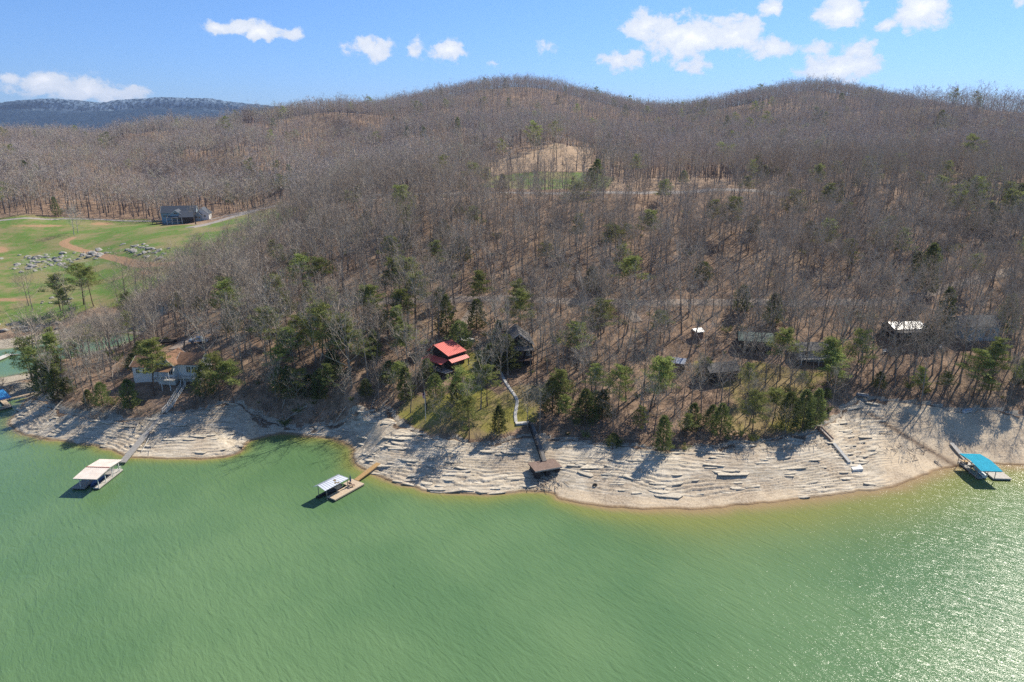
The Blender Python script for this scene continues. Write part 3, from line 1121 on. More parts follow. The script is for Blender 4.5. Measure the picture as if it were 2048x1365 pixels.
def leaf_mat(name, c1, c2, var=0.2):
    m, nt = new_mat(name)
    geo = nt.n('ShaderNodeNewGeometry')
    n = nt.noise(geo.outputs['Position'], 1.3, 3, .6)
    oi = nt.n('ShaderNodeObjectInfo').outputs['Random']
    c = nt.mix(nt.ramp(n, .35, .65), c2, c1)
    hs = nt.n('ShaderNodeHueSaturation', inp={'Color': c, 'Value': nt.ramp(oi, 0, 1, 1 - var, 1 + var, False), 'Hue': nt.ramp(oi, 0, 1, .49, .51, False)})
    p = nt.n('ShaderNodeBsdfPrincipled', inp={'Base Color': hs.outputs[0], 'Roughness': .7, 'Specular IOR Level': .2})
    tr = nt.n('ShaderNodeBsdfTranslucent', inp={'Color': hs.outputs[0]})
    mx = nt.n('ShaderNodeMixShader', inp={0: .4, 1: p.outputs[0], 2: tr.outputs[0]})
    o = nt.n('ShaderNodeOutputMaterial')
    nt.t.links.new(mx.outputs[0], o.inputs[0])
    return m


M_CEDAR = leaf_mat('cedar_foliage', (0.21, 0.235, 0.078), (0.105, 0.135, 0.048), .35)
M_PINE = leaf_mat('pine_needles', (0.36, 0.39, 0.12), (0.22, 0.26, 0.08), .3)
M_SHRUB = leaf_mat('spring_leaves', (0.26, 0.29, 0.08), (0.17, 0.20, 0.06))


class TreeBuf:
    def __init__(s):
        s.v, s.f = [], []

    def tube(s, pts, rad, n):
        b = len(s.v)
        for i, p in enumerate(pts):
            d = pts[min(i + 1, len(pts) - 1)] - pts[max(i - 1, 0)]
            d = d / (np.linalg.norm(d) + 1e-9)
            a = np.array([0, 0, 1.]) if abs(d[2]) < .9 else np.array([1., 0, 0])
            r = np.cross(d, a)
            r /= np.linalg.norm(r)
            u = np.cross(r, d)
            for k in range(n):
                t = 2 * math.pi * k / n
                s.v.append(p + (r * math.cos(t) + u * math.sin(t)) * rad[i])
        for i in range(len(pts) - 1):
            for k in range(n):
                k2 = (k + 1) % n
                s.f.append((b + i * n + k, b + (i + 1) * n + k, b + (i + 1) * n + k2, b + i * n + k2))

    def sliver(s, p, d, L, wd, r):
        a = r.normal(0, 1, 3)
        c = np.cross(d, a)
        c /= np.linalg.norm(c) + 1e-9
        b = len(s.v)
        s.v += [p - c * wd / 2, p + c * wd / 2, p + d * L]
        s.f.append((b, b + 1, b + 2))

    def mesh(s, name, mat):
        me = bpy.data.meshes.new(name)
        me.from_pydata([tuple(map(float, q)) for q in s.v], [], s.f)
        me.materials.append(mat)
        me.update()
        return me


def unit(v):
    return v / (np.linalg.norm(v) + 1e-9)


def bare_tree(seed, H=18.0, lod=0, spread=1.0, fork=0.42, lean=0.03, rad=None, open_=False, tmul=1.0):
    """returns trunk buffer, crown buffer"""
    r = np.random.RandomState(seed)
    T, C = TreeBuf(), TreeBuf()
    R0 = rad or 0.0118 * H
    nseg = 7 if lod == 0 else 4
    ld = r.normal(0, lean, 2)
    pts = []
    off = np.zeros(2)
    for i in range(nseg + 1):
        t = i / nseg
        off = off + r.normal(0, .012 * H / nseg * 2, 2) * (i > 0)
        pts.append(np.array([off[0] + ld[0] * H * t, off[1] + ld[1] * H * t, (H * .86) * t - (0.5 if i == 0 else 0)]))
    rads = [R0 * ((1 - .82 * (i / nseg) ** .9) * (1.25 if i == 0 else 1)) for i in range(nseg + 1)]
    T.tube(pts, rads, 6 if lod == 0 else 3)

    def at(t):
        f = t * nseg
        i = min(int(f), nseg - 1)
        return pts[i] + (pts[i + 1] - pts[i]) * (f - i)
    nl = {0: 13, 1: 9, 2: 7}[lod]
    if open_:
        nl = int(nl * 1.3)
    ga = r.uniform(0, 6.28)
    for k in range(nl):
        t = fork + (1 - fork) * (k + r.uniform(0, .8)) / nl
        p0 = at(min(t, .99))
        ga += 2.4 + r.normal(0, .35)
        up = 0.55 + 0.75 * (t - fork) / (1 - fork) + r.normal(0, .15)
        d = unit(np.array([math.cos(ga), math.sin(ga), up]))
        L = H * (0.23 + 0.18 * (1 - (t - fork) / (1 - fork))) * r.uniform(.75, 1.2) * spread
        rb = R0 * (.42 - .2 * t) * r.uniform(.8, 1.2)
        ns = 3 if lod == 0 else 2
        lp = [p0]
        dd = d.copy()
        for j in range(ns):
            dd = unit(dd + np.array([0, 0, .16]) + r.normal(0, .16, 3))
            lp.append(lp[-1] + dd * L / ns)
        if lod < 2:
            C.tube(lp, [rb * (1 - .75 * j / ns) for j in range(ns + 1)], 3)
        else:
            C.sliver(p0, unit(lp[-1] - p0), L, rb * 2.2, r)
        # side branches
        nb = {0: 6, 1: 5, 2: 5}[lod]
        for b in range(nb):
            f = 0.25 + .75 * (b + r.uniform(0, 1)) / nb
            i = min(int(f * ns), ns - 1)
            p1 = lp[i] + (lp[i + 1] - lp[i]) * min(f * ns - i, 1)
            bd = unit(dd * .55 + r.normal(0, .55, 3) + np.array([0, 0, .3]))
            bl = L * r.uniform(.28, .5) * (1.25 - .5 * f)
            bp = [p1, p1 + bd * bl * .5, p1 + bd * bl * .5 + unit(bd + r.normal(0, .3, 3) + np.array([0, 0, .15])) * bl * .5]
            if lod == 0:
                C.tube(bp, [rb * .34, rb * .22, rb * .07], 3)
            else:
                C.sliver(p1, unit(bp[2] - p1), bl, rb * .8, r)
            nt_ = {0: 6, 1: 8, 2: 7}[lod]
            tw = {0: .042, 1: .06, 2: .085}[lod] * tmul
            for q_ in range(nt_):
                g = r.uniform(.15, 1)
                pp = bp[0] + (bp[1] - bp[0]) * min(g * 2, 1) if g < .5 else bp[1] + (bp[2] - bp[1]) * (g * 2 - 1)
                td = unit(bd * .7 + r.normal(0, .55, 3) + np.array([0, 0, .35]))
                C.sliver(pp, td, bl * r.uniform(.45, .95) * (.7 if lod == 2 else 1), tw, r)
        for q_ in range({0: 3, 1: 2, 2: 1}[lod]):
            td = unit(dd + r.normal(0, .4, 3))
            C.sliver(lp[-1], td, L * r.uniform(.25, .45), .05 * tmul, r)
    return T, C


def pine_tree(seed, H=14.0, base=0.45, spread=1.0, dens=1.0):
    """Virginia or shortleaf pine: bare lower stem, plates of needles held at the ends of irregular limbs"""
    r = np.random.RandomState(seed)
    T, C = TreeBuf(), TreeBuf()
    n = 6
    pts, off = [], np.zeros(2)
    for i in range(n + 1):
        off = off + r.normal(0, .016 * H / n * 3, 2) * (i > 0)
        pts.append(np.array([off[0], off[1], H * .97 * i / n - (0.5 if i == 0 else 0)]))
    T.tube(pts, [0.012 * H * (1 - .85 * i / n) for i in range(n + 1)], 5)
    ga = r.uniform(0, 6.28)
    nl = int(24 * dens)
    for k in range(nl):
        t = base + (1 - base) * (k + r.uniform(0, .9)) / nl
        f = min(t, .995) * n
        i = min(int(f), n - 1)
        p0 = pts[i] + (pts[i + 1] - pts[i]) * (f - i)
        ga += 2.4 + r.normal(0, .4)
        q = (t - base) / (1 - base)
        L = H * .27 * spread * (1.15 - .85 * q) * r.uniform(.6, 1.15)
        d = unit(np.array([math.cos(ga), math.sin(ga), .15 + .6 * q + r.normal(0, .1)]))
        T.tube([p0, p0 + d * L * .6, p0 + d * L + np.array([0, 0, L * .12])], [.05, .035, .012], 3)
        nc = 5
        for c in range(nc):
            g = .4 + .65 * c / (nc - 1)
            cp = p0 + d * L * g + r.normal(0, .10 * L, 3) * np.array([1, 1, .4]) + np.array([0, 0, L * .1 * g])
            cr = (.62 + .13 * L) * r.uniform(.75, 1.25)
            for s_i in range(28):
                o = r.normal(0, 1, 3)
                o = unit(o) * r.uniform(.2, 1) ** .5 * np.array([1, 1, .5]) * cr
                dd = unit(o + np.array([0, 0, .35]) + r.normal(0, .3, 3))
                C.sliver(cp + o * .7, dd, r.uniform(.32, .6), r.uniform(.12, .2), r)
    return T, C


def cedar_tree(seed, H=8.0, wd=0.2, dens=1.0):
    """red cedar: a dense uneven cone down nearly to the ground"""
    r = np.random.RandomState(seed)
    T, C = TreeBuf(), TreeBuf()
    T.tube([np.array([0, 0, -.4]), np.array([0, 0, H * .5]), np.array([0, 0, H * .96])], [.02 * H, .012 * H, .01], 5)
    lob = r.uniform(.7, 1.2, 9)
    n = int(2000 * dens)
    for k in range(n):
        t = r.uniform(.06, 1) ** 1.05
        a = r.uniform(0, 6.283)
        env = H * wd * (min(1, t / .14) ** .6) * (1 - t) ** .5 * 1.25
        li = (a / 6.283 * 3 + t * 6) % 9
        env *= lob[int(li)] * (.82 + .36 * (int(t * 9 + li * 1.7) % 2)) * (.86 + .2 * math.sin(a * 3 + t * 19 + seed))
        q = r.uniform(.25, 1) ** .45
        p = np.array([math.cos(a) * env * q, math.sin(a) * env * q, H * t + r.normal(0, .1)])
        d = unit(np.array([math.cos(a), math.sin(a), .75]) + r.normal(0, .35, 3))
        C.sliver(p, d, r.uniform(.35, .65), r.uniform(.16, .28), r)
    return T, C


def shrub(seed, H=2.2, leafy=False):
    r = np.random.RandomState(seed)
    T, C = TreeBuf(), TreeBuf()
    for k in range(16):
        a = r.uniform(0, 6.283)
        d = unit(np.array([math.cos(a) * .75, math.sin(a) * .75, r.uniform(.6, 1.5)]))
        L = H * r.uniform(.6, 1.1)
        C.sliver(np.array([0, 0, -.15]), d, L, .07, r)
        for j in range(9):
            p = d * L * r.uniform(.2, .95)
            C.sliver(p, unit(d * .5 + r.normal(0, .6, 3) + np.array([0, 0, .3])), L * r.uniform(.25, .5), .04 if not leafy else .13, r)
    return T, C


def pair(tc, name, mt, mc):
    return (tc[0].mesh(name + '_trunk', mt), tc[1].mesh(name + '_crown', mc))


def joined(tc, name, mt, mc):
    b = TreeBuf()
    n = len(tc[0].v)
    b.v = tc[0].v + tc[1].v
    b.f = tc[0].f + [tuple(i + n for i in f) for f in tc[1].f]
    me = b.mesh(name, mt)
    me.materials.append(mc)
    mi = np.zeros(len(b.f), np.int32)
    mi[len(tc[0].f):] = 1
    me.polygons.foreach_set('material_index', mi)
    return me


near_bare = [pair(bare_tree(100 + i, 18.0, 0, spread=(1.1, .8, 1.15, .9, 1.3, .75, 1.0, .9, 1.1, .8)[i], fork=(.42, .5, .36, .48, .3, .55, .4, .46, .38, .52)[i],
                            lean=(.03, .05, .02, .06, .04, .03, .08, .03, .05, .04)[i]), 'bare', M_BARK, M_TWIG) for i in range(10)]
pale_bare = [pair(bare_tree(140 + i, 16.0, 0, spread=1.2, fork=.22, lean=.06, open_=True, tmul=1.2), 'pale', M_PALE, M_PALETWIG) for i in range(2)]
pines = [pair(pine_tree(200 + i, 14.0, (.42, .5, .35, .55, .45)[i], (1., .9, 1.2, 1.05, .8)[i]), 'pine', M_PBARK, M_PINE) for i in range(5)]
cedars = [pair(cedar_tree(300 + i, 8.0, (.27, .31, .24, .34)[i]), 'cedar', M_PBARK, M_CEDAR) for i in range(4)]
print('tris near', [len(p[0].polygons) * 2 + len(p[1].polygons) for p in near_bare][:4], len(pines[0][1].polygons))


def near_label(u, v):
    """where a tree stands, told by what is next to it"""
    if v < 560:
        return None
    if u < 480:
        return ('on the wooded point around the white cottage', 'on the point')
    if u < 790:
        return ('on the slope left of the red roofed cabin', 'left of the red roof')
    if u < 1090:
        return ('around the red roofed cabin and the dark gabled house', 'round the cabins')
    if u < 1380:
        return ('on the leaf strewn slope right of the dark gabled house', 'on the open leaf slope')
    if u < 1700:
        return ('around the half hidden cabins on the right slope', 'round the right cabins')
    return ('behind the sandy beach at the right', 'behind the beach')


def put_tree(kind, meshes, x, y, z, Hs, rz, tilt, label, cat, group=None):
    root = empty(kind, (x, y, z), 0, label, cat, group)
    root.rotation_euler = (tilt[0], tilt[1], rz)
    root.scale = (Hs[0], Hs[0], Hs[1])
    link('trunk', meshes[0], root)
    link('crown', meshes[1], root)
    return root
# ------------------------------------------------------------------ evergreens placed from the picture
# kind, u, v of the foot, height in metres, label
EVER = [
 ('cedar', 1325, 903, 8.0, 'dark cedar standing alone at the top of the rocks, right of the stranded dock'),
 ('cedar', 1105, 826, 8.5, 'slim dark cedar just right of the white concrete path'),
 ('cedar', 812, 802, 8.5, 'dense dark cedar on the left edge of the grassy point by the flagpole'),
 ('cedar', 893, 674, 11.5, 'tallest dark cedar standing right behind the red metal roof'),
 ('cedar', 1604, 862, 9.5, 'broad dark cedar at the right end of the shore lawn'),
 ('cedar', 1576, 852, 8.0, 'dark cedar on the lawn edge, left of the broad one near the beach stair'),
 ('cedar', 1630, 850, 8.5, 'dark cedar nearest the brown beach stair'),
 ('cedar', 1440, 872, 7.5, 'short dark cedar at the lawn edge above the rocks'),
 ('cedar', 1385, 862, 6.5, 'small rounded cedar in the brush right of the lone cedar'),
 ('cedar', 1012, 742, 9.5, 'dark cedar covering the left side of the dark gabled house'),
 ('cedar', 998, 866, 6.5, 'bushy cedar at the foot of the lawn left of the white path'),
 ('cedar', 412, 792, 8.5, 'dark cedar just right of the white wooden stairway'),
 ('cedar', 262, 818, 7.5, 'cedar on the bare slope below the white cottage'),
 ('cedar', 206, 812, 6.0, 'small round cedar on the lower slope of the point'),
 ('cedar', 580, 798, 8.5, 'dark cedar at the head of the little inlet'),
 ('cedar', 562, 786, 7.0, 'second dark cedar at the head of the inlet, slightly left'),
 ('cedar', 640, 800, 7.5, 'cedar on the bank above the fallen logs'),
 ('cedar', 92, 786, 9.0, 'dark cedar near the tip of the point'),
 ('cedar', 118, 800, 8.0, 'dark cedar close to the rocks at the left end of the point'),
 ('cedar', 1193, 386, 13.0, 'dark cedar standing alone beside the upper road at the edge of the field'),
 ('cedar', 1852, 588, 15.0, 'tall ivy dark tree beside the lower road at the right'),
 ('cedar', 872, 800, 6.5, 'dark cedar in front of the red roofed cabin'),
 ('cedar', 914, 806, 7.0, 'cedar on the lawn below the right corner of the red roof'),
 ('cedar', 1170, 850, 8.5, 'dark cedar above the bank right of the grey walkway'),
 ('cedar', 1205, 838, 7.0, 'smaller cedar at the left side of the open leaf slope'),
 ('cedar', 1225, 900, 5.0, 'low cedar toppled over the bank onto the rocks'),
 ('cedar', 748, 720, 8.0, 'dark cedar in the wood left of the red roofed cabin'),
 ('cedar', 2010, 668, 11.0, 'dark cedar right of the grey house hidden at the far right'),
 ('cedar', 1885, 662, 12.0, 'dark cedar between the white roofed house and the hidden grey house'),
 ('pine', 310, 792, 14.5, 'tall green pine right in front of the white cottage'),
 ('pine', 76, 772, 11.0, 'green pine at the very tip of the wooded point'),
 ('pine', 118, 760, 13.0, 'pine with flat topped crown near the tip of the point'),
 ('pine', 440, 802, 12.0, 'broad pine right of the white stairway'),
 ('pine', 468, 806, 11.0, 'pine at the right end of the point above the rocks'),
 ('pine', 700, 728, 13.0, 'yellow green pine halfway up the slope left of the red roof'),
 ('pine', 668, 740, 12.0, 'pine left of the yellow green one on the middle slope'),
 ('pine', 742, 672, 14.0, 'large light green pine on the slope left of the tall cedar'),
 ('pine', 640, 690, 12.0, 'pine in the middle of the slope above the inlet'),
 ('pine', 600, 720, 12.0, 'pine above the inlet with bare lower trunk'),
 ('pine', 800, 672, 13.0, 'pine left of the tall dark cedar'),
 ('pine', 938, 880, 10.0, 'light green leafy pine at the foot of the grassy point'),
 ('pine', 975, 812, 10.0, 'bright green pine on the lawn left of the white path'),
 ('pine', 925, 822, 10.5, 'green pine in the middle of the lawn left of the white path'),
 ('pine', 1262, 606, 13.5, 'slim pine standing alone beside the lower road'),
 ('pine', 1300, 822, 14.0, 'leaning pine on the open leaf slope with a light green top'),
 ('pine', 1236, 832, 12.0, 'pine with thin stem on the open leaf slope'),
 ('pine', 1190, 812, 10.0, 'yellowish pine left of the open leaf slope'),
 ('pine', 1155, 430, 12.0, 'small pine by itself among bare trees below the upper road'),
 ('pine', 812, 612, 14.0, 'pine beside the lower road above the red roof'),
 ('pine', 872, 560, 12.0, 'pine up the slope above the lower road, left of centre'),
 ('pine', 606, 600, 13.5, 'dark pine among bare trees above the lower road at the left'),
 ('pine', 560, 640, 13.0, 'pine below the lower road left of centre'),
 ('pine', 460, 640, 13.0, 'pine at the bend of the lower road'),
 ('pine', 1560, 760, 13.0, 'light green pine rising over the cabins on the right slope'),
 ('pine', 1980, 790, 14.0, 'light green pine behind the beach at the right edge'),
 ('pine', 1945, 796, 12.0, 'pine behind the beach with a yellowish crown'),
 ('pine', 122, 622, 14.0, 'slim pine at the edge of the meadow by the cove'),
 ('pine', 168, 610, 16.0, 'tall dark pine at the edge of the meadow'),
 ('pine', 188, 614, 15.0, 'second tall pine at the edge of the meadow'),
 ('pine', 130, 638, 11.0, 'low pine on the dark bank of the cove'),
 ('pine', 262, 650, 12.0, 'pine on the slope at the head of the cove'),
 ('pine', 1130, 860, 8.0, 'small pine at the bank right of the walkway'),
 ('pine', 1505, 865, 9.5, 'small pine on the shore lawn'),
 ('pine', 1655, 790, 11.0, 'pine above the brown beach stair'),
 ('pine', 1420, 470, 12.0, 'pine among the bare trees below the upper road, right of centre'),
 ('pine', 1245, 560, 11.0, 'pine among bare trees just above the lower road'),
]
_ri = np.random.RandomState(21)
ever_xy = []
for i, (k, u, v, Hh, lab) in enumerate(EVER):
    p = G(u, v)
    ms = cedars[i % 4] if k == 'cedar' else pines[i % 5]
    H0 = 8.0 if k == 'cedar' else 14.0
    s1 = Hh / H0
    ww = s1 * (_ri.uniform(1.15, 1.5) if k == 'pine' else _ri.uniform(.95, 1.15) * (0.8 if Hh > 10 else 1))
    tl = (0, 0)
    if 'toppled' in lab:
        tl = (R(75), R(20))
    elif 'leaning' in lab:
        tl = (R(6), R(-10))
    put_tree('cedar_tree' if k == 'cedar' else 'pine_tree', ms, p[0], p[1], S1(p[0], p[1]), (ww, s1), _ri.uniform(0, 6.28), tl, lab, 'cedar' if k == 'cedar' else 'pine')
    ever_xy.append((p[0], p[1]))
ever_xy = np.array(ever_xy)

# special bare trees
SPECIAL = [
 (148, 470, 17, 'pale', 'white barked leafless tree standing alone in the meadow'),
 (156, 466, 15, 'pale', 'smaller pale leafless tree beside the white barked one in the meadow'),
 (500, 470, 26, 'bare', 'tall spreading leafless tree at the edge of the meadow below the drive'),
 (1168, 380, 24, 'bare', 'large spreading leafless tree in the pasture beside the upper road'),
 (66, 622, 15, 'bare', 'lone thin leafless tree on the near edge of the meadow, left'),
 (58, 612, 14, 'bare', 'leafless tree in the lower meadow beside the cove'),
 (222, 740, 17, 'bare', 'leaning leafless tree on the bare slope left of the white cottage'),
 (535, 690, 16, 'pale', 'pale barked leafless tree on the slope above the inlet'),
 (832, 790, 17, 'bare', 'stout leafless tree beside the dense cedar on the grassy point'),
 (1840, 818, 16, 'bare', 'leafless tree at the top of the beach with a forked crown'),
 (1752, 800, 13, 'bare', 'leafless tree at the left top corner of the beach'),
 (882, 868, 9, 'bare', 'grey leafless tree at the foot of the grassy point'),
 (1342, 902, 7, 'bare', 'small leafless tree at the bank right of the lone cedar'),
]
for (u, v, Hh, k, lab) in SPECIAL:
    p = G(u, v)
    ms = pale_bare[Hh % 2] if k == 'pale' else near_bare[(4, 0, 2)[Hh % 3]]
    s1 = Hh / (16.0 if k == 'pale' else 18.0)
    put_tree('bare_tree', ms, p[0], p[1], S1(p[0], p[1]), (s1 * 1.1, s1), Hh * .7, (0, R(8) if 'leaning' in lab else 0), lab, 'tree')


# ------------------------------------------------------------------ the wood
def scatter(y0, y1, sp0, sp1, smax, seed):
    """jittered grid whose spacing grows with distance"""
    r = np.random.RandomState(seed)
    out = []
    y = y0
    while y < y1:
        sp = sp0 + (sp1 - sp0) * (y - y0) / (y1 - y0)
        n = int(2 * smax * y / sp)
        xx = (np.arange(n) + r.uniform(-.45, .45, n)) * sp - smax * y
        yy = y + r.uniform(-.45, .45, n) * sp
        out.append(np.stack([xx, yy], -1))
        y += sp
    return np.concatenate(out)


pts = scatter(128, 330, 4.2, 5.2, 0.92, 3)
X_, Y_ = pts[:, 0], pts[:, 1]
msk = tree_mask(X_, Y_, None, sd_forest(X_, Y_))
sdt = sd_shore(X_, Y_)
msk = np.where(sdt < 3, 0, msk)
msk *= np.where(Y_ < 1000, 0.55 + 0.45 * sstep(.3, .5, fbm(X_ / 25, Y_ / 25, 3, 90)), 1)
# the open leafy slope right of the gabled house is thinly wooded
zz_ = tz(X_, Y_)
U_, V_ = project(X_, Y_, zz_)
msk *= 1 - .55 * np.exp(-((U_ - 1265) / 90) ** 2 - ((V_ - 780) / 80) ** 2)
msk *= 1 - .6 * np.exp(-((U_ - 350) / 110) ** 2 - ((V_ - 760) / 55) ** 2)
msk *= np.where((U_ < 270) & (V_ > 560) & (V_ < 685), .30, 1.0)
msk = np.where((U_ < 58) & (V_ > 640), 0, msk)
keep_ = _ri.uniform(0, 1, len(pts)) < msk
dmin = np.min(np.hypot(X_[:, None] - ever_xy[None, :, 0], Y_[:, None] - ever_xy[None, :, 1]), 1)
keep_ &= dmin > 1.6
N = np.stack([X_, Y_, zz_, U_, V_], -1)[keep_]
N = N[N[:, 2] > 0.3]
for _a, _b, _c, _d in ((856, 932, 733, 840), (1022, 1062, 712, 745), (1345, 1372, 740, 775), (325, 420, 750, 815), (1780, 1830, 675, 700)):
    N = N[~((N[:, 3] > _a) & (N[:, 3] < _b) & (N[:, 4] > _c) & (N[:, 4] < _d) & (_ri.uniform(0, 1, len(N)) < (1.0 if _a == 856 else .8)))]
hts = _ri.uniform(12.5, 20.5, len(N))
hts *= np.where(N[:, 4] > 780, .78, 1.0) * np.where(sd_forest(N[:, 0], N[:, 1]) < 5, .75, 1)
hts *= 1 - .25 * np.exp(-((N[:, 3] - 1250) / 380) ** 6 - ((N[:, 4] - 415) / 38) ** 2)
hts *= np.where((N[:, 3] < 330) & (N[:, 4] > 635) & (N[:, 4] < 745), .8, 1.0)
hts *= np.where((N[:, 3] < 620) & (N[:, 4] < 590) & (N[:, 1] > 235), .78, 1.0)
hts *= np.where(inside(LAWN3, N[:, 0], N[:, 1]), .8, 1.0)
size = hts / N[:, 1]
inv = (N[:, 3] > -10) & (N[:, 3] < 2060) & (N[:, 4] < 1365)
# evergreens sown thinly among them
pe = 0.035 + 0.10 * np.exp(-((N[:, 3] - 620) / 190) ** 2 - ((N[:, 4] - 700) / 90) ** 2) + 0.20 * np.exp(-((N[:, 3] - 2010) / 120) ** 2 - ((N[:, 4] - 450) / 50) ** 2) \
    + .10 * np.exp(-((N[:, 3] - 1500) / 150) ** 2 - ((N[:, 4] - 840) / 40) ** 2) + .10 * np.exp(-((N[:, 3] - 930) / 100) ** 2 - ((N[:, 4] - 720) / 90) ** 2) \
    + .12 * np.exp(-((N[:, 3] - 130) / 90) ** 2 - ((N[:, 4] - 740) / 50) ** 2)
pe = pe * 1.5 + .22 * np.exp(-((N[:, 3] - 800) / 260) ** 2 - ((N[:, 4] - 760) / 80) ** 2) + .20 * (sd_forest(N[:, 0], N[:, 1]) < 7)
isev = _ri.uniform(0, 1, len(N)) < pe
order = np.argsort(-size * inv)
bare_i = [i for i in order if not isev[i]]
ev_i = [i for i in order if isev[i]]
n_ind = 287
near_set = bare_i[:n_ind]
rest = bare_i[n_ind:]


def wood_label(u, v):
    band = 'low' if v > 760 else ('halfway' if v > 640 else 'high')
    if u < 480:
        pl = 'on the cottage point'
    elif u < 790:
        pl = 'left of the red roof'
    elif u < 1090:
        pl = 'by the red roof and gabled house'
    elif u < 1380:
        pl = 'between gabled house and shed'
    elif u < 1700:
        pl = 'by the hidden right cabins'
    else:
        pl = 'behind the beach'
    return 'leafless grey tree %s on the slope %s' % (band, pl), 'leafless trees %s on the slope %s' % (band, pl)


for i in near_set:
    x, y, z, u, v = N[i]
    lab, grp = wood_label(u, v)
    s1 = hts[i] / 18.0
    ww = s1 * _ri.uniform(.85, 1.15)
    put_tree('bare_tree', near_bare[_ri.randint(10)], x, y, S1(x, y), (ww, s1), _ri.uniform(0, 6.28), (_ri.normal(0, .035), _ri.normal(0, .035)), lab, 'tree', grp)
for i in ev_i[:290]:
    x, y, z, u, v = N[i]
    lab, grp = wood_label(u, v)
    kind = _ri.uniform() < .40
    s1 = hts[i] / 18.0 * (1.0 if kind else 1.0)
    ms = cedars[_ri.randint(4)] if kind else pines[_ri.randint(5)]
    put_tree('cedar_tree' if kind else 'pine_tree', ms, x, y, S1(x, y), (s1 * _ri.uniform(1.0, 1.4), s1 * _ri.uniform(.8, 1.05)), _ri.uniform(0, 6.28), (0, 0),
             lab.replace('leafless grey tree', 'dark green cedar' if kind else 'green pine'), 'cedar' if kind else 'pine',
             grp.replace('leafless trees', 'cedars' if kind else 'pines'))


# ---- everything else of the wood: one object that instances whole trees
def instancer(name, meshes, P3, rot, scl, idx):
    hid = bpy.data.collections.new(name + '_kinds')
    for k, me in enumerate(meshes):
        o = bpy.data.objects.new('%s_kind_%02d' % (name, k), me)
        hid.objects.link(o)
    me = bpy.data.meshes.new(name)
    me.vertices.add(len(P3))
    me.vertices.foreach_set('co', np.asarray(P3, np.float32).ravel())
    a = me.attributes.new('rot', 'FLOAT_VECTOR', 'POINT')
    a.data.foreach_set('vector', np.asarray(rot, np.float32).ravel())
    a = me.attributes.new('scl', 'FLOAT_VECTOR', 'POINT')
    a.data.foreach_set('vector', np.asarray(scl, np.float32).ravel())
    a = me.attributes.new('idx', 'INT', 'POINT')
    a.data.foreach_set('value', np.asarray(idx, np.int32))
    o = link(name, me)
    ng = bpy.data.node_groups.new(name, 'GeometryNodeTree')
    ng.interface.new_socket('Geometry', in_out='INPUT', socket_type='NodeSocketGeometry')
    ng.interface.new_socket('Geometry', in_out='OUTPUT', socket_type='NodeSocketGeometry')
    N_ = ng.nodes
    gi, go = N_.new('NodeGroupInput'), N_.new('NodeGroupOutput')
    ci = N_.new('GeometryNodeCollectionInfo')
    ci.inputs['Collection'].default_value = hid
    ci.inputs['Separate Children'].default_value = True
    ci.inputs['Reset Children'].default_value = True

    def na(nm, t):
        n = N_.new('GeometryNodeInputNamedAttribute')
        n.data_type = t
        n.inputs['Name'].default_value = nm
        return n.outputs['Attribute']
    ip = N_.new('GeometryNodeInstanceOnPoints')
    ip.inputs['Pick Instance'].default_value = True
    er = N_.new('FunctionNodeEulerToRotation')
    L = ng.links.new
    L(gi.outputs[0], ip.inputs['Points'])
    L(ci.outputs[0], ip.inputs['Instance'])
    L(na('idx', 'INT'), ip.inputs['Instance Index'])
    L(na('rot', 'FLOAT_VECTOR'), er.inputs[0])
    L(er.outputs[0], ip.inputs['Rotation'])
    L(na('scl', 'FLOAT_VECTOR'), ip.inputs['Scale'])
    L(ip.outputs[0], go.inputs[0])
    md = o.modifiers.new('scatter', 'NODES')
    md.node_group = ng
    return tag(o, kind='stuff')


def rs(n, hs, H0, r, wmin=.85, wmax=1.15, tilt=.035):
    s1 = hs / H0
    w_ = s1 * r.uniform(wmin, wmax, n)
    rot = np.stack([r.normal(0, tilt, n), r.normal(0, tilt, n), r.uniform(0, 6.283, n)], -1)
    return rot, np.stack([w_, w_, s1], -1)


rr = np.random.RandomState(33)
mid_meshes = [joined(bare_tree(400 + i, 18.0, 1, spread=(1., .85, 1.2, .9, 1.1, .8)[i], fork=(.4, .5, .35, .45, .3, .5)[i], lean=.04), 'mid', M_BARK, M_TWIG) for i in range(6)]
full_meshes = [joined(bare_tree(100 + i, 18.0, 0, spread=(1.0, .8, 1.15, .9, 1.3, .75)[i], fork=(.42, .5, .36, .48, .3, .55)[i], lean=.04), 'full', M_BARK, M_TWIG) for i in range(6)]
rest = np.array(rest)
rot, scl = rs(len(rest), hts[rest], 18.0, rr)
instancer('hillside_wood', full_meshes, N[rest][:, :3], rot, scl, rr.randint(0, 6, len(rest)))

# middle distance 330..560, far 560..1500
M_BARKF = bark('far_bark', (0.20, 0.165, 0.15), (0.12, 0.10, 0.095))
far_meshes = [joined(bare_tree(500 + i, 18.0, 2, spread=(1., .9, 1.2, 1.1, 1.3, .95, 1., 1.1)[i], fork=(.35, .45, .3, .4, .25, .45, .38, .3)[i], lean=.04, tmul=1.1), 'far', M_BARKF, M_TWIGF) for i in range(8)]
far_green = [joined(pine_tree(600, 14., .4, 1.2, .7), 'farpine', M_PBARK, M_PINE), joined(cedar_tree(601, 8.0, .24, .5), 'farcedar', M_PBARK, M_CEDAR)]
pts = np.concatenate([scatter(330, 560, 5.4, 6.2, 0.86, 5), scatter(560, 1500, 6.8, 9.5, 0.84, 6)])
X_, Y_ = pts[:, 0], pts[:, 1]
Z_ = tz(X_, Y_)
m_ = tree_mask(X_, Y_, None, np.full(len(X_), 10.0))
m_ = np.where((sd_shore(X_, Y_) < 8), 0, m_)
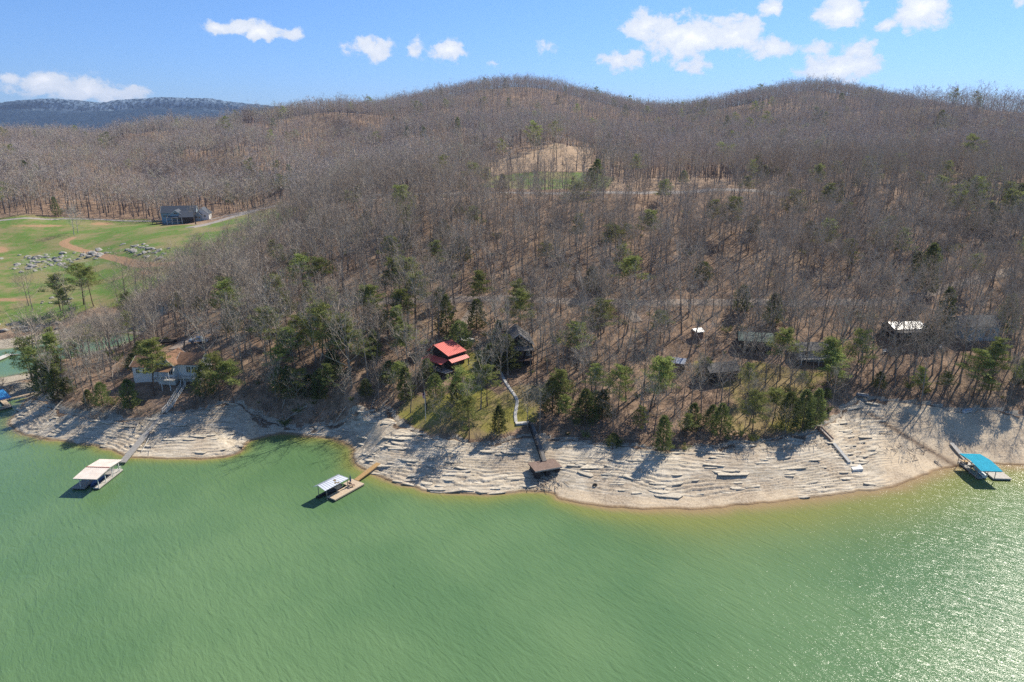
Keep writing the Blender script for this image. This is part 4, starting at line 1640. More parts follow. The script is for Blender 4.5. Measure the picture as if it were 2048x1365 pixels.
# leave out what lies hidden well behind the crests
sk = X_ / Y_
vis = np.ones(len(X_), bool)
nb_ = 240
bi = np.clip(((sk + .9) / 1.8 * nb_).astype(int), 0, nb_ - 1)
ang = (Z_ + 18 - CAMZ) / Y_
so = np.argsort(Y_)
mx = np.full(nb_, -9.0)
for i in so:
    b = bi[i]
    if ang[i] < mx[b] - 0.004:
        vis[i] = False
    a0 = (Z_[i] - CAMZ) / Y_[i]
    if a0 > mx[b]:
        mx[b] = a0
k_ = vis & (rr.uniform(0, 1, len(X_)) < m_)
PX = np.stack([X_, Y_, Z_], -1)[k_]
U_, V_ = project(PX[:, 0], PX[:, 1], PX[:, 2])
hf = rr.uniform(12, 20, len(PX)) + 4.5 * (rr.uniform(0, 1, len(PX)) > .8)
hf = hf * (1 - .22 * np.exp(-((U_ - 1150) / 330) ** 6 - ((V_ - 372) / 25) ** 2))
gprob = .010 + .16 * np.exp(-((U_ - 2010) / 110) ** 2 - ((V_ - 440) / 40) ** 2) + .03 * np.exp(-((U_ - 1480) / 200) ** 2 - ((V_ - 250) / 25) ** 2)
ge = rr.uniform(0, 1, len(PX)) < gprob
print('far trees', len(PX), 'near rest', len(rest))
ids = np.where(ge, rr.randint(8, 10, len(PX)), rr.randint(0, 8, len(PX)))
H0 = np.where(ids == 8, 14., np.where(ids == 9, 10., 18.))
rot, scl = rs(len(PX), hf, H0, rr, .9, 1.45)
instancer('far_wood', far_meshes + far_green, PX, rot, scl, ids)

# ------------------------------------------------------------------ undergrowth and brush
M_BRUSH = twig_mat('brush', [(0.20, 0.165, 0.13), (0.30, 0.25, 0.20), (0.24, 0.19, 0.16)])
sh_m = [shrub(i)[1].mesh('shrub', M_BRUSH) for i in range(4)] + [shrub(9, 2.2, True)[1].mesh('shrub', M_SHRUB)] + [shrub(10, 2.0, True)[1].mesh('shrub', M_CEDAR)]
pts = scatter(128, 300, 2.3, 4.0, .9, 8)
sf = sd_forest(pts[:, 0], pts[:, 1])
ok = (sf > -.5) & (sd_shore(pts[:, 0], pts[:, 1]) > 2)
pm = np.where(sf < 3.5, 1.0, np.where(sf < 7, .5, .2)) * np.where(inside(LAWN1, *pts.T) | inside(MEADOW, *pts.T) | inside(LAWN2, *pts.T) | inside(FIELD, *pts.T), .12, 1)
for ln, wd in road_w.values():
    pm = np.where(dist_poly(ln, pts[:, 0], pts[:, 1], False) < wd * .7, 0, pm)
for sx_, sy_, sr_ in SITES:
    pm = np.where(np.hypot(pts[:, 0] - sx_, pts[:, 1] - sy_) < sr_, 0, pm)
ok &= rr.uniform(0, 1, len(pts)) < pm
pts = pts[ok]
zz = surf(pts[:, 0], pts[:, 1])
hh = rr.uniform(.8, 2.6, len(pts))
rot, scl = rs(len(pts), hh, 2.2, rr, .9, 1.5, .1)
ids = rr.randint(0, 4, len(pts))
q = rr.uniform(0, 1, len(pts))
ids = np.where(q > .95, 4, np.where(q > .88, 5, ids))
instancer('undergrowth', sh_m, np.stack([pts[:, 0], pts[:, 1], zz], -1), rot, scl, ids)
# ------------------------------------------------------------------ built things
M_WHITE = simple('white_paint', (0.78, 0.77, 0.74), (0.62, 0.61, 0.58), 2.0, .6)
M_WHITEWOOD = simple('weathered_white_wood', (0.66, 0.64, 0.59), (0.48, 0.46, 0.42), 3.0, .8)
M_CREAM = simple('cream_metal', (0.74, 0.68, 0.62), (0.64, 0.56, 0.50), .7, .45)
M_RUST = simple('rusty_cap', (0.40, 0.15, 0.11), None, 3, .6)
M_SILVER = simple('galvanised_metal', (0.62, 0.65, 0.72), (0.50, 0.53, 0.60), .8, .4, .35, .5)
M_TEAL = simple('teal_metal', (0.03, 0.48, 0.66), (0.022, 0.41, 0.57), .9, .75, 0, .12)
M_BLUE = simple('blue_metal', (0.05, 0.28, 0.58), (0.04, 0.22, 0.48), .9, .4, 0, .5)
M_RED = simple('red_metal', (0.80, 0.19, 0.15), (0.70, 0.15, 0.12), .8, .5, 0, .4)
M_DECK = simple('new_deck_boards', (0.62, 0.50, 0.37), (0.50, 0.38, 0.27), 3.0, .8, stretch=(1, 6, 1))
M_TAN = simple('golden_deck_boards', (0.50, 0.33, 0.15), (0.40, 0.25, 0.11), 3.0, .8)
M_GREY = simple('weathered_boards', (0.40, 0.38, 0.355), (0.28, 0.265, 0.245), 3.0, .85)
M_PALEDECK = simple('pale_deck', (0.60, 0.56, 0.50), (0.48, 0.44, 0.39), 2.5, .8)
M_DARK = simple('dark_float', (0.035, 0.035, 0.04), (0.02, 0.02, 0.022), 3, .6)
M_STEEL = simple('steel_post', (0.30, 0.31, 0.33), None, 3, .5, .6)
M_NAVY = simple('navy_cover', (0.035, 0.08, 0.20), None, 2, .6)
M_HULL = simple('pale_hull', (0.55, 0.62, 0.66), (0.45, 0.52, 0.57), 2, .35, 0, .5)
M_BROWNROOF = simple('brown_shingle', (0.30, 0.175, 0.11), (0.21, 0.12, 0.075), 1.6, .9)
M_BOARDROOF = simple('brown_board_deck', (0.27, 0.19, 0.155), (0.20, 0.14, 0.115), 1.5, .85)
M_DWALL = simple('dark_log_wall', (0.055, 0.04, 0.03), (0.03, 0.022, 0.018), 3, .85, stretch=(1, 1, 5))
M_GREYROOF = simple('grey_shingle', (0.20, 0.19, 0.185), (0.13, 0.125, 0.12), 1.8, .9)
M_PALEROOF = simple('pale_metal_roof', (0.62, 0.62, 0.63), (0.50, 0.49, 0.49), .8, .4, 0, .5)
M_GREENROOF = simple('green_metal_roof', (0.10, 0.19, 0.16), (0.07, 0.13, 0.11), .8, .5, 0, .4)
M_SLATE = simple('slate_roof', (0.085, 0.10, 0.125), (0.06, 0.07, 0.09), 1.5, .7)
M_BLUEWALL = simple('blue_grey_siding', (0.30, 0.42, 0.50), (0.24, 0.34, 0.42), 1, .7)
M_BRICK = simple('brick_wall', (0.24, 0.12, 0.085), (0.17, 0.08, 0.06), 4, .9)
M_GLASS = simple('dark_window_glass', (0.03, 0.04, 0.055), (0.02, 0.03, 0.04), 1, .08, 0, .8)
M_CONC = simple('concrete', (0.62, 0.60, 0.56), (0.47, 0.45, 0.42), 1.2, .9)
M_RUBBER = simple('rubber', (0.02, 0.02, 0.02), None, 3, .8)
M_LOG = simple('bleached_log', (0.52, 0.47, 0.40), (0.34, 0.30, 0.25), 2, .9)
M_LOGDK = simple('brown_log', (0.26, 0.20, 0.15), (0.16, 0.12, 0.09), 2, .9)
M_FLAGR = simple('flag_red', (0.50, 0.04, 0.06), None, 3, .8)
M_FLAGB = simple('flag_blue', (0.05, 0.07, 0.22), None, 3, .8)
M_BROWNSTAIN = simple('brown_stain', (0.30, 0.20, 0.155), (0.22, 0.14, 0.11), 3, .8)


class Frame:
    def __init__(s, A, B, C, z):
        s.z = z
        a, b, c = P(*A, z), P(*B, z), P(*C, z)
        e = b - a
        s.L = float(np.linalg.norm(e))
        e = e / s.L
        s.a, s.e, s.p = a, e, np.array([-e[1], e[0], 0])
        s.W = float((c - a) @ s.p)
        s.ang = math.atan2(e[1], e[0])

    def loc(s, u, v, z):
        q = P(u, v, z) - s.a
        return float(q @ s.e), float(q @ s.p)


def deck(parent, x0, x1, y0, y1, z, mat, along='x', name='deck', fl=True):
    """deck of boards over dark floats"""
    m = MB()
    wd = 0.24
    if along == 'x':            # boards run across x, so each is a strip in y
        n = max(1, int((x1 - x0) / wd))
        s_i = (x1 - x0) / n
        for k in range(n):
            m.box(x0 + k * s_i, x0 + (k + 1) * s_i - .03, y0, y1, z - .05, z + random.uniform(-.006, .006))
    else:
        n = max(1, int((y1 - y0) / wd))
        s_i = (y1 - y0) / n
        for k in range(n):
            m.box(x0, x1, y0 + k * s_i, y0 + (k + 1) * s_i - .03, z - .05, z + random.uniform(-.006, .006))
    o = m.build(name, mat, parent)
    tag(o, kind='stuff')
    f = MB().box(x0 + .01, x1 - .01, y0 + .01, y1 - .01, z - .26, z - .06)
    f.build('frame', mat, parent)
    if fl:
        MB().box(x0 + .08, x1 - .08, y0 + .08, y1 - .08, z - .75, z - .27).build('float', M_DARK, parent)
    return o


def posts(parent, xy, z0, z1, mat, r=.06):
    me = None
    for (x, y) in xy:
        if me is None:
            o = MB().box(-r, r, -r, r, 0, z1 - z0).build('post', mat, parent)
            me = o.data
        else:
            o = link('post', me, parent)
        o.location = (x, y, z0)


def ribbed(parent, quads, mat, n, name='roof', th=.06, ribmat=None):
    """sheet-metal roof: each quad (eave_a, eave_b, ridge_b, ridge_a); ribs run from eave to ridge"""
    m = MB()
    rb = MB()
    for (a, b, c, d) in quads:
        m.quad(a, b, c, d, th)
        a, b, c, d = map(Vector, (a, b, c, d))
        nn = (b - a).cross(d - a).normalized()
        if nn.z < 0:
            nn = -nn
        for k in range(n + 1):
            t = k / n
            p0 = a.lerp(b, t) + nn * .02
            p1 = d.lerp(c, t) + nn * .02
            if (p1 - p0).length > .2:
                rb.bar(p0, p1, .05, .05, nn)
    o = m.build(name, mat, parent)
    r_ = rb.build('ribs', ribmat or mat, o)
    tag(r_, kind='stuff')
    return o


def gangway(name, a, b, wd, mat, label, cat, rail=None, railside=(1, -1), parent=None, legs=0, th=.14):
    """a plank bridge from a to b (world points)"""
    a, b = Vector(a), Vector(b)
    d = b - a
    L = d.length
    root = parent
    if root is None:
        root = empty(name, a, 0, label, cat)
        org = a
    else:
        org = Vector((0, 0, 0))
        org = a
    dirh = Vector((d.x, d.y, 0)).normalized()
    side = Vector((-dirh.y, dirh.x, 0))
    dn = d.normalized()
    m = MB()
    n = max(1, int(L / .28))
    base = Vector((0, 0, 0)) if parent is None else a
    for k in range(n):
        p = base + dn * (L * (k + .5) / n)
        w_ = dn * (L / n - .04) / 2
        u_ = side * wd / 2
        q = [p - w_ - u_, p + w_ - u_, p + w_ + u_, p - w_ + u_]
        m.quad(*[tuple(x) for x in q], .04)
    o = m.build('planks', mat, root)
    tag(o, kind='stuff')
    bm = MB()
    for sgn in (-1, 1):
        off = side * (wd / 2 - .05) * sgn + Vector((0, 0, -.13))
        bm.bar(base + off, base + dn * L + off, .08, th)
    bm.build('beams', mat, root)
    if rail:
        rm = MB()
        for sgn in railside:
            off = side * (wd / 2) * sgn
            n2 = max(2, int(L / 1.6))
            for k in range(n2 + 1):
                p = base + dn * (L * k / n2) + off
                rm.bar(p, p + Vector((0, 0, .85)), .06)
            for h in (.42, .85):
                rm.bar(base + off + Vector((0, 0, h)), base + dn * L + off + Vector((0, 0, h)), .06)
        rm.build('railing', rail, root)
    return root


def boat(name, parent_none, loc, rz, L, Wd, mat, label, cat='boat', h=.6, inner=M_PALEDECK, cover=None):
    root = empty(name, loc, rz, label, cat)
    m = MB()
    n = 9
    rings = []
    for i in range(n):
        t = i / (n - 1)
        w_ = Wd / 2 * (1 - max(0, (t - .45) / .55) ** 2.2) * (1 if t > .05 else .93)
        w_ = max(w_, .02)
        x = -L / 2 + L * t
        sh = h * (1 + .25 * t * t)
        rings.append([(x, -w_, sh), (x, -w_ * .72, .12 + .1 * t), (x, 0, 0 + .12 * t * t), (x, w_ * .72, .12 + .1 * t), (x, w_, sh)])
    vs = [p for r_ in rings for p in r_]
    fs = []
    for i in range(n - 1):
        for k in range(4):
            fs.append((i * 5 + k, (i + 1) * 5 + k, (i + 1) * 5 + k + 1, i * 5 + k + 1))
    fs.append((0, 1, 2, 3, 4))
    m.add(vs, fs)
    m.build('hull', mat, root)
    d = MB()
    top = [(r_[0][0] * .97, r_[0][1] * .9, r_[0][2] * (.62 if not cover else 1.02)) for r_ in rings] + [(r_[4][0] * .97, r_[4][1] * .9, r_[4][2] * (.62 if not cover else 1.02)) for r_ in reversed(rings)]
    d.add(top, [tuple(range(len(top)))])
    d.build('cover' if cover else 'floor', cover or inner, root)
    if not cover:
        for xx in (-.22, .12):
            MB().box(xx * L - .12, xx * L + .12, -Wd * .36, Wd * .36, h * .45, h * .75).build('seat', mat, root)
    return root


# ---- left dock with the cream roof
f1 = Frame((193, 957), (244.7, 917.6), (147, 954.5), 3.3)
d1 = empty('covered_dock', (f1.a[0], f1.a[1], 0), f1.ang, 'boat dock with cream metal roof and rusty ridge at the end of the grey ramp', 'dock')
L, W = f1.L, f1.W
rx = L * .5
ribbed(d1, [((0, 0, 3.05), (0, W, 3.05), (rx, W, 3.42), (rx, 0, 3.42)), ((L, 0, 3.05), (L, W, 3.05), (rx + .01, W, 3.42), (rx + .01, 0, 3.42))], M_CREAM, 12)
MB().box(rx - .12, rx + .12, -.02, W + .02, 3.43, 3.50).build('ridge_cap', M_RUST, d1)
fr_ = MB()
for yy in (.15, W - .15):
    fr_.bar((.1, yy, 2.92), (L - .1, yy, 2.92), .1, .16)
for xx in (.15, rx, L - .15):
    fr_.bar((xx, .1, 2.9), (xx, W - .1, 2.9), .1, .14)
fr_.build('roof_frame', M_STEEL, d1)
deck(d1, 1.1, L + .6, .75, 2.0, .5, M_PALEDECK)
deck(d1, .95, 6.3, 3.7, 6.4, .5, M_GREY)
deck(d1, 6.35, L + .6, 2.05, 6.4, .5, M_GREY)
posts(d1, [(1.3, .85), (3.6, .85), (5.9, .85), (8.2, .85), (1.3, 4.7), (3.6, 4.7), (5.9, 4.7), (8.2, 4.7)], .5, 2.9, M_WHITE, .06)
rl = MB()
for a_, b_ in (((6.5, .9), (8.9, .9)), ((8.9, 2.6), (8.9, 5.9))):
    for h in (.95, 1.35):
        rl.bar((a_[0], a_[1], h), (b_[0], b_[1], h), .05)
    for t in (0, .5, 1):
        x = a_[0] + (b_[0] - a_[0]) * t
        y = a_[1] + (b_[1] - a_[1]) * t
        rl.bar((x, y, .5), (x, y, 1.35), .05)
rl.build('railing', M_WHITE, d1)
_c = f1.a + f1.e * 3.9 + f1.p * 2.85
boat('motor_boat', 0, (_c[0], _c[1], .05), f1.ang + math.pi, 4.6, 1.45, M_NAVY, 'blue motor boat in the slip under the cream roofed dock', cover=simple('blue_cover', (.06, .16, .42), None, 2, .5))
# the ramp up to the bank
pa = P(244, 925, .62)
pm_ = P(293, 868, 2.4)
pb = P(322, 833, 4.2)
pm_[2] = max(pm_[2], S1(pm_[0], pm_[1]) + .35)
pb[2] = S1(pb[0], pb[1]) + .3
g = gangway('dock_ramp', pa, pm_, 1.5, M_GREY, 'long grey plank ramp from the cream roofed dock up over the rocks', 'ramp', None)
g2 = gangway('dock_ramp', pm_, pb, 1.1, M_GREY, 'upper flight of weathered boards between the grey ramp and the foot of the white stairway', 'ramp', M_GREY, (1,))
_r0, _r1 = P(283, 905, .6), P(303, 872, 2)
_r1[2] = S1(_r1[0], _r1[1]) + .35
MB().tube([(0, 0, 0), tuple(_r1 - _r0)], .07, 6).build('pipe', M_WHITEWOOD, None)
pp_ = bpy.data.objects['pipe']
pp_.location = _r0 + np.array([0, 0, .1])
tag(pp_, 'long pale pipe lying beside the right edge of the grey plank ramp', 'pipe')

# ---- silver roofed dock
f2 = Frame((650, 980), (697, 955), (629, 971), 3.0)
d2 = empty('covered_dock', (f2.a[0], f2.a[1], 0), f2.ang, 'small dock with a pale silver roof, brown skylight patches and a fresh wooden deck', 'dock')
L, W = f2.L, f2.W
yr = W * .6
zr, ze = 3.35, 2.75
roof = ribbed(d2, [((0, 0, ze), (L, 0, ze), (L - .9, yr, zr), (-.1, yr, zr)), ((-.4, W, ze + .1), (L, W, ze), (L - .9, yr + .01, zr), (-.1, yr + .01, zr)),
                   ((L, 0, ze), (L, W, ze), (L - .9, yr + .005, zr - .01), (L - .9, yr, zr - .01))], M_SILVER, 10)
sk = MB()
def _onroof(x, y, dz=.05):
    return (x, y, ze + (zr - ze) * y / yr + dz)
for (xx, y0_, y1_) in ((3.2, .9, 1.35), (2.85, .35, .7), (3.35, .12, .42)):
    sk.quad(_onroof(xx, y0_), _onroof(xx + .5, y0_), _onroof(xx + .5, y1_), _onroof(xx, y1_), .03)
sk.build('skylight', simple('brown_panel', (.22, .17, .09), None, 2, .6), roof)
deck(d2, 1.3, 6.6, -1.15, 1.15, .55, M_DECK, 'y')
deck(d2, 6.63, 9.1, -1.15, 2.5, .55, M_DECK, 'y')
deck(d2, .2, 6.6, 2.6, 3.3, .4, M_DARK)
posts(d2, [(.6, .35), (3.2, .35), (6.0, .35), (.6, 2.8), (3.2, 2.8), (6.0, 2.8)], .3, 2.75, M_STEEL, .05)
_c = f2.a + f2.e * 3.6 + f2.p * 1.85
boat('motor_boat', 0, (_c[0], _c[1], .1), f2.ang + math.pi, 4.2, 1.3, M_DARK, 'dark motor boat moored under the silver roofed dock', cover=simple('charcoal_cover', (.05, .055, .065), None, 2, .6))
um = empty('umbrella', tuple(f2.a[:2] + (f2.e * 6.75 + f2.p * .3)[:2]) + (.55,), 0, 'closed dark blue patio umbrella standing on the wooden deck beside the silver roof', 'umbrella')
MB().tube([(0, 0, 0), (0, 0, 2.5)], .03, 6).build('pole', M_STEEL, um)
MB().tube([(0, 0, 1.1), (0, 0, 1.4), (0, 0, 2.2), (0, 0, 2.55)], [.16, .19, .12, .02], 8).build('canopy', M_NAVY, um)
for k, (xx, yy) in enumerate(((7.0, -.2), (7.0, .7))):
    q = f2.a + f2.e * xx + f2.p * yy
    ch = empty('deck_chair', (q[0], q[1], .55), f2.ang + (1.2, 2.0)[k], ('brown deck chair on the wooden deck, nearer to the water', 'brown deck chair on the wooden deck beside the closed umbrella')[k], 'chair')
    MB().box(-.25, .25, -.25, .25, .36, .42).build('seat', M_BROWNSTAIN, ch)
    MB().add([(-.25, .22, .42), (.25, .22, .42), (.25, .42, .95), (-.25, .42, .95), (-.25, .27, .42), (.25, .27, .42), (.25, .47, .95), (-.25, .47, .95)],
             [(0, 1, 2, 3), (7, 6, 5, 4), (0, 4, 5, 1), (1, 5, 6, 2), (2, 6, 7, 3), (3, 7, 4, 0)]).build('backrest', M_BROWNSTAIN, ch)
    posts(ch, [(-.22, -.22), (.22, -.22), (-.22, .22), (.22, .22)], 0, .36, M_BROWNSTAIN, .025)
    for o in ch.children:
        if o.name.startswith('post'):
            o.name = 'leg'
qa = f2.a + f2.e * 9.1 + f2.p * 1.3
qa[2] = .62
qb = P(757, 928, 1.0)
qb[2] = S1(qb[0], qb[1]) + .25
gangway('gangway', qa, qb, 1.15, M_TAN, 'golden wooden gangway from the silver roofed dock to the rocks', 'gangway')

# ---- teal roofed dock
f3 = Frame((2006, 941), (1960, 906), (1964.5, 941), 3.3)
d3 = empty('covered_dock', (f3.a[0], f3.a[1], 0), f3.ang, 'covered boat dock with a bright teal metal roof off the sandy beach', 'dock')
L, W = f3.L, f3.W
ribbed(d3, [((0, 0, 3.0), (0, W, 3.0), (L * .52, W, 3.4), (L * .52, 0, 3.4)), ((L, 0, 3.0), (L, W, 3.0), (L * .52 + .01, W, 3.4), (L * .52 + .01, 0, 3.4))], M_TEAL, 16)
fr_ = MB()
for yy in (.15, W - .15):
    fr_.bar((.1, yy, 2.87), (L - .1, yy, 2.87), .1, .16)
for xx in (.15, L * .5, L - .15):
    fr_.bar((xx, .1, 2.85), (xx, W - .1, 2.85), .1, .14)
fr_.build('roof_frame', M_STEEL, d3)
ax, ay = f3.loc(1988, 958, .5)
bx_, by_ = f3.loc(2022, 957, .5)
x0_ = (ax + bx_) / 2
deck(d3, x0_, 7.6, by_, ay, .5, M_PALEDECK, 'y')
cx_, cy_ = f3.loc(1959, 958.6, .5)
deck(d3, x0_ + .1, 7.6, cy_ - 1.0, cy_, .5, M_GREY, 'y')
deck(d3, 7.65, 9.3, by_, cy_, .5, M_PALEDECK, 'x')
posts(d3, [(1.3, .4), (3.6, .4), (5.9, .4), (8.0, .4), (1.3, W - .1), (3.6, W - .1), (5.9, W - .1), (8.0, W - .1)], .5, 2.85, M_STEEL, .05)
rl = MB()
for h in (.9, 1.3):
    rl.bar((x0_ + .2, cy_ - .05, h), (8.9, cy_ - .05, h), .05)
for k in range(8):
    x = x0_ + .2 + (8.7 - x0_) * k / 7
    rl.bar((x, cy_ - .05, .5), (x, cy_ - .05, 1.3), .05)
rl.build('railing', M_STEEL, d3)
_c = f3.a + f3.e * 4.4 + f3.p * (cy_ - 1.75)
boat('row_boat', 0, (_c[0], _c[1], .1), f3.ang, 4.0, 1.2, M_HULL, 'pale blue boat lying in the slip of the teal roofed dock', cover=M_HULL)
_c = f3.a + f3.e * 8.4 + f3.p * (cy_ - .8)
st_ = empty('storage_box', (_c[0], _c[1], .5), f3.ang, 'orange brown storage box at the shore end of the teal roofed dock', 'box')
MB().box(-.45, .45, -.6, .6, 0, .5).build('body', M_BROWNROOF, st_)
MB().box(-.48, .48, -.63, .63, .5, .56).build('lid', M_TAN, st_)
qa = f3.a + f3.e * 9.3 + f3.p * (cy_ - 1.9)
qa[2] = .65
qb = P(1902, 889.5, 2.0)
qb[2] = S1(qb[0], qb[1]) + .35
gangway('gangway', qa, qb, .95, M_PALEDECK, 'pale gangway from the teal roofed dock up onto the beach', 'gangway')

# ---- the dock at the left edge, blue roof
f4 = Frame((22, 793), (6, 779), (-34, 793), 3.0)
d4 = empty('covered_dock', (f4.a[0], f4.a[1], 0), f4.ang, 'covered dock with a bright blue roof cut off by the left edge of the picture', 'dock')
L, W = f4.L, f4.W
ribbed(d4, [((0, 0, 2.7), (0, W, 2.7), (L, W, 3.1), (L, 0, 3.1))], M_BLUE, 12)
deck(d4, -.6, L, .3, 1.5, .5, M_DECK, 'x')
deck(d4, -.6, 1.0, 1.5, W, .5, M_DECK, 'x')
posts(d4, [(.3, .4), (L - .4, .4), (.3, W - .4), (L - .4, W - .4)], .5, 2.7, M_STEEL, .05)
qa = P(10, 799.5, .6)
qb = P(68, 784, .9)
qb[2] = S1(qb[0], qb[1]) + .25
gangway('gangway', qa, qb, 1.0, M_DECK, 'narrow wooden gangway from the blue roofed dock to the tip of the point', 'gangway')
# cove landing
qb = P(60, 691, 1.2)
qb[2] = S1(qb[0], qb[1]) + .3
qm = P(22, 710, .6)
gangway('gangway', qm, qb, 1.3, M_GREY, 'long grey gangway crossing the back cove at the left edge', 'gangway')
fl = empty('swim_platform', tuple(P(20, 711, 0)[:2]) + (0,), math.atan2(*(P(20, 711)[:2] - P(-20, 728)[:2])[::-1]), 'white floating platform in the back cove at the left edge', 'platform')
MB().box(-9, 0, -1.1, 1.1, .3, .5).build('deck', M_WHITEWOOD, fl)
MB().box(-8.9, -.1, -1.0, 1.0, -.3, .3).build('float', M_DARK, fl)

# ---- brown dock stranded on the rocks, and its walkway
pz = .85 + .2 * sum(S1(*P(u_, v_, 2.8)[:2]) for u_, v_ in ((1072, 945), (1096, 940), (1120, 936), (1070, 928), (1117, 925)))
f5 = Frame((1070.5, 943.4), (1124, 933.8), (1066.9, 924.3), pz + .35)
d5 = empty('stranded_dock', (f5.a[0], f5.a[1], pz), f5.ang, 'low brown boarded dock stranded on the rocks at the foot of the grey walkway', 'dock')
L, W = f5.L, f5.W
m = MB()
n = 22
for k in range(n):
    m.box(L * k / n, L * (k + 1) / n - .025, 0, W, .27, .35 + random.uniform(-.008, .008))
tag(m.build('boards', M_BOARDROOF, d5), kind='stuff')
MB().box(.02, L - .02, .02, W - .02, .05, .25).build('frame', M_DARK, d5)
MB().box(-.04, L + .04, -.06, -.01, .07, .37).build('trim', M_GREY, d5)
for xx in (.3, L / 2 - .5, L - 1.3):
    MB().box(xx, xx + 1.0, .25, W - .25, -1.6, .04).build('float', M_DARK, d5)
tp = G(1062, 853)
qa = np.array([*P(1089, 923, pz + .4)[:2], pz + .5])
gangway('walkway', (tp[0], tp[1], S1(tp[0], tp[1]) + .9), qa, 1.0, simple('dark_grey_boards', (.24, .225, .21), (.16, .15, .14), 3, .85), 'straight grey walkway running down from the concrete landing to the stranded brown dock', 'walkway',
        simple('black_rail', (.02, .02, .022), None, 3, .7), (-1,))

_a, _b = Vector((tp[0], tp[1], S1(tp[0], tp[1]) + .7)), Vector(qa) - Vector((0, 0, .2))
_sd = Vector((-(_b - _a).y, (_b - _a).x, 0)).normalized() * -.56
wk = [o for o in bpy.data.objects if o.name.startswith('walkway') and o.parent is None][-1]
MB().bar(_a + _sd - Vector(wk.location), _b + _sd - Vector(wk.location), .05, .75).build('side_shadow_strip', M_DARK, wk)  # black strip added to stand in for shadow along the railed left side

# ---- beach stair, plank walk and white platform
sa, sb = P(1640, 857, 6.6), P(1664, 881, 5)
sa[2] = S1(sa[0], sa[1]) + .7
sb[2] = S1(sb[0], sb[1]) + .25
stair = empty('beach_stair', sb, 0, 'brown wooden stair with open treads leading down from the lawn onto the rocky beach', 'stair')
sa, sb = Vector(sa), Vector(sb)
dv = sa - sb
hd = Vector((dv.x, dv.y, 0)).normalized()
sd_ = Vector((-hd.y, hd.x, 0))
for sg in (-1, 1):
    MB().bar(sd_ * .5 * sg + Vector((0, 0, .1)), dv + sd_ * .5 * sg + Vector((0, 0, .1)), .14, .3).build('stringer', M_BROWNSTAIN, stair)
tread = MB().box(-.12, .12, -.45, .45, -.03, .03).mesh('tread', M_PALEDECK)
nt_ = 13
for k in range(nt_):
    o = link('tread', tread, stair, dv * ((k + .5) / nt_), (0, 0, math.atan2(hd.y, hd.x)))
MB().box(-.1, 1.0, -.6, .6, -.08, .0).build('landing', M_BROWNSTAIN, stair)
ld = [o for o in stair.children if o.name.startswith('landing')][0]
ld.location = dv
ld.rotation_euler = (0, 0, math.atan2(hd.y, hd.x))
wa, wb = P(1668, 885, 5), P(1700, 922, 3)
wa[2] = S1(wa[0], wa[1]) + .35
wb[2] = S1(wb[0], wb[1]) + .35
gangway('walkway', wa, wb, .75, M_WHITEWOOD, 'narrow whitish plank walk between the brown beach stair and the white platform', 'walkway')
pf = P(1710, 930, 3)
sp_ = empty('swim_platform', (pf[0], pf[1], S1(pf[0], pf[1])), 0, 'white paddle shaped platform lying dry on the rocks below the beach stair', 'platform')
poly = [P(u, v, S1(pf[0], pf[1]) + .4) for u, v in ((1700, 921), (1696, 926), (1706, 940), (1727, 938), (1720, 928), (1706, 919))]
pl = [tuple(p - np.array([pf[0], pf[1], S1(pf[0], pf[1])])) for p in poly]
n = len(pl)
vs = [(p[0], p[1], .42) for p in pl] + [(p[0], p[1], .02) for p in pl]
MB().add(vs, [tuple(range(n)), tuple(reversed(range(n, 2 * n)))] + [(k, k + n, (k + 1) % n + n, (k + 1) % n) for k in range(n)]).build('deck', M_WHITE, sp_)


# ------------------------------------------------------------------ houses
def window(parent, x, y, z, wd, ht, face=-1, axis='y', frame=M_WHITE):
    """face: which way it looks along the axis"""
    t = .06
    if axis == 'y':
        f = MB().box(x - wd / 2 - .08, x + wd / 2 + .08, min(y, y + face * t), max(y, y + face * t), z - .08, z + ht + .08).build('window', frame, parent)
        MB().box(x - wd / 2, x + wd / 2, min(y + face * t, y + face * (t + .02)), max(y + face * t, y + face * (t + .02)), z, z + ht).build('pane', M_GLASS, f)
        MB().box(x - .03, x + .03, min(y + face * (t + .02), y + face * (t + .045)), max(y + face * (t + .02), y + face * (t + .045)), z, z + ht).build('mullion', frame, f)
    else:
        f = MB().box(min(x, x + face * t), max(x, x + face * t), y - wd / 2 - .08, y + wd / 2 + .08, z - .08, z + ht + .08).build('window', frame, parent)
        MB().box(min(x + face * t, x + face * (t + .02)), max(x + face * t, x + face * (t + .02)), y - wd / 2, y + wd / 2, z, z + ht).build('pane', M_GLASS, f)
    return f


def door(parent, x, y, z, face=-1, mat=None, wd=.95, ht=2.05):
    d = MB().box(x - wd / 2, x + wd / 2, min(y, y + face * .07), max(y, y + face * .07), z, z + ht).build('door', mat or M_BROWNSTAIN, parent)
    MB().box(x + wd * .3, x + wd * .38, min(y + face * .07, y + face * .12), max(y + face * .07, y + face * .12), z + .95, z + 1.05).build('handle', M_STEEL, d)


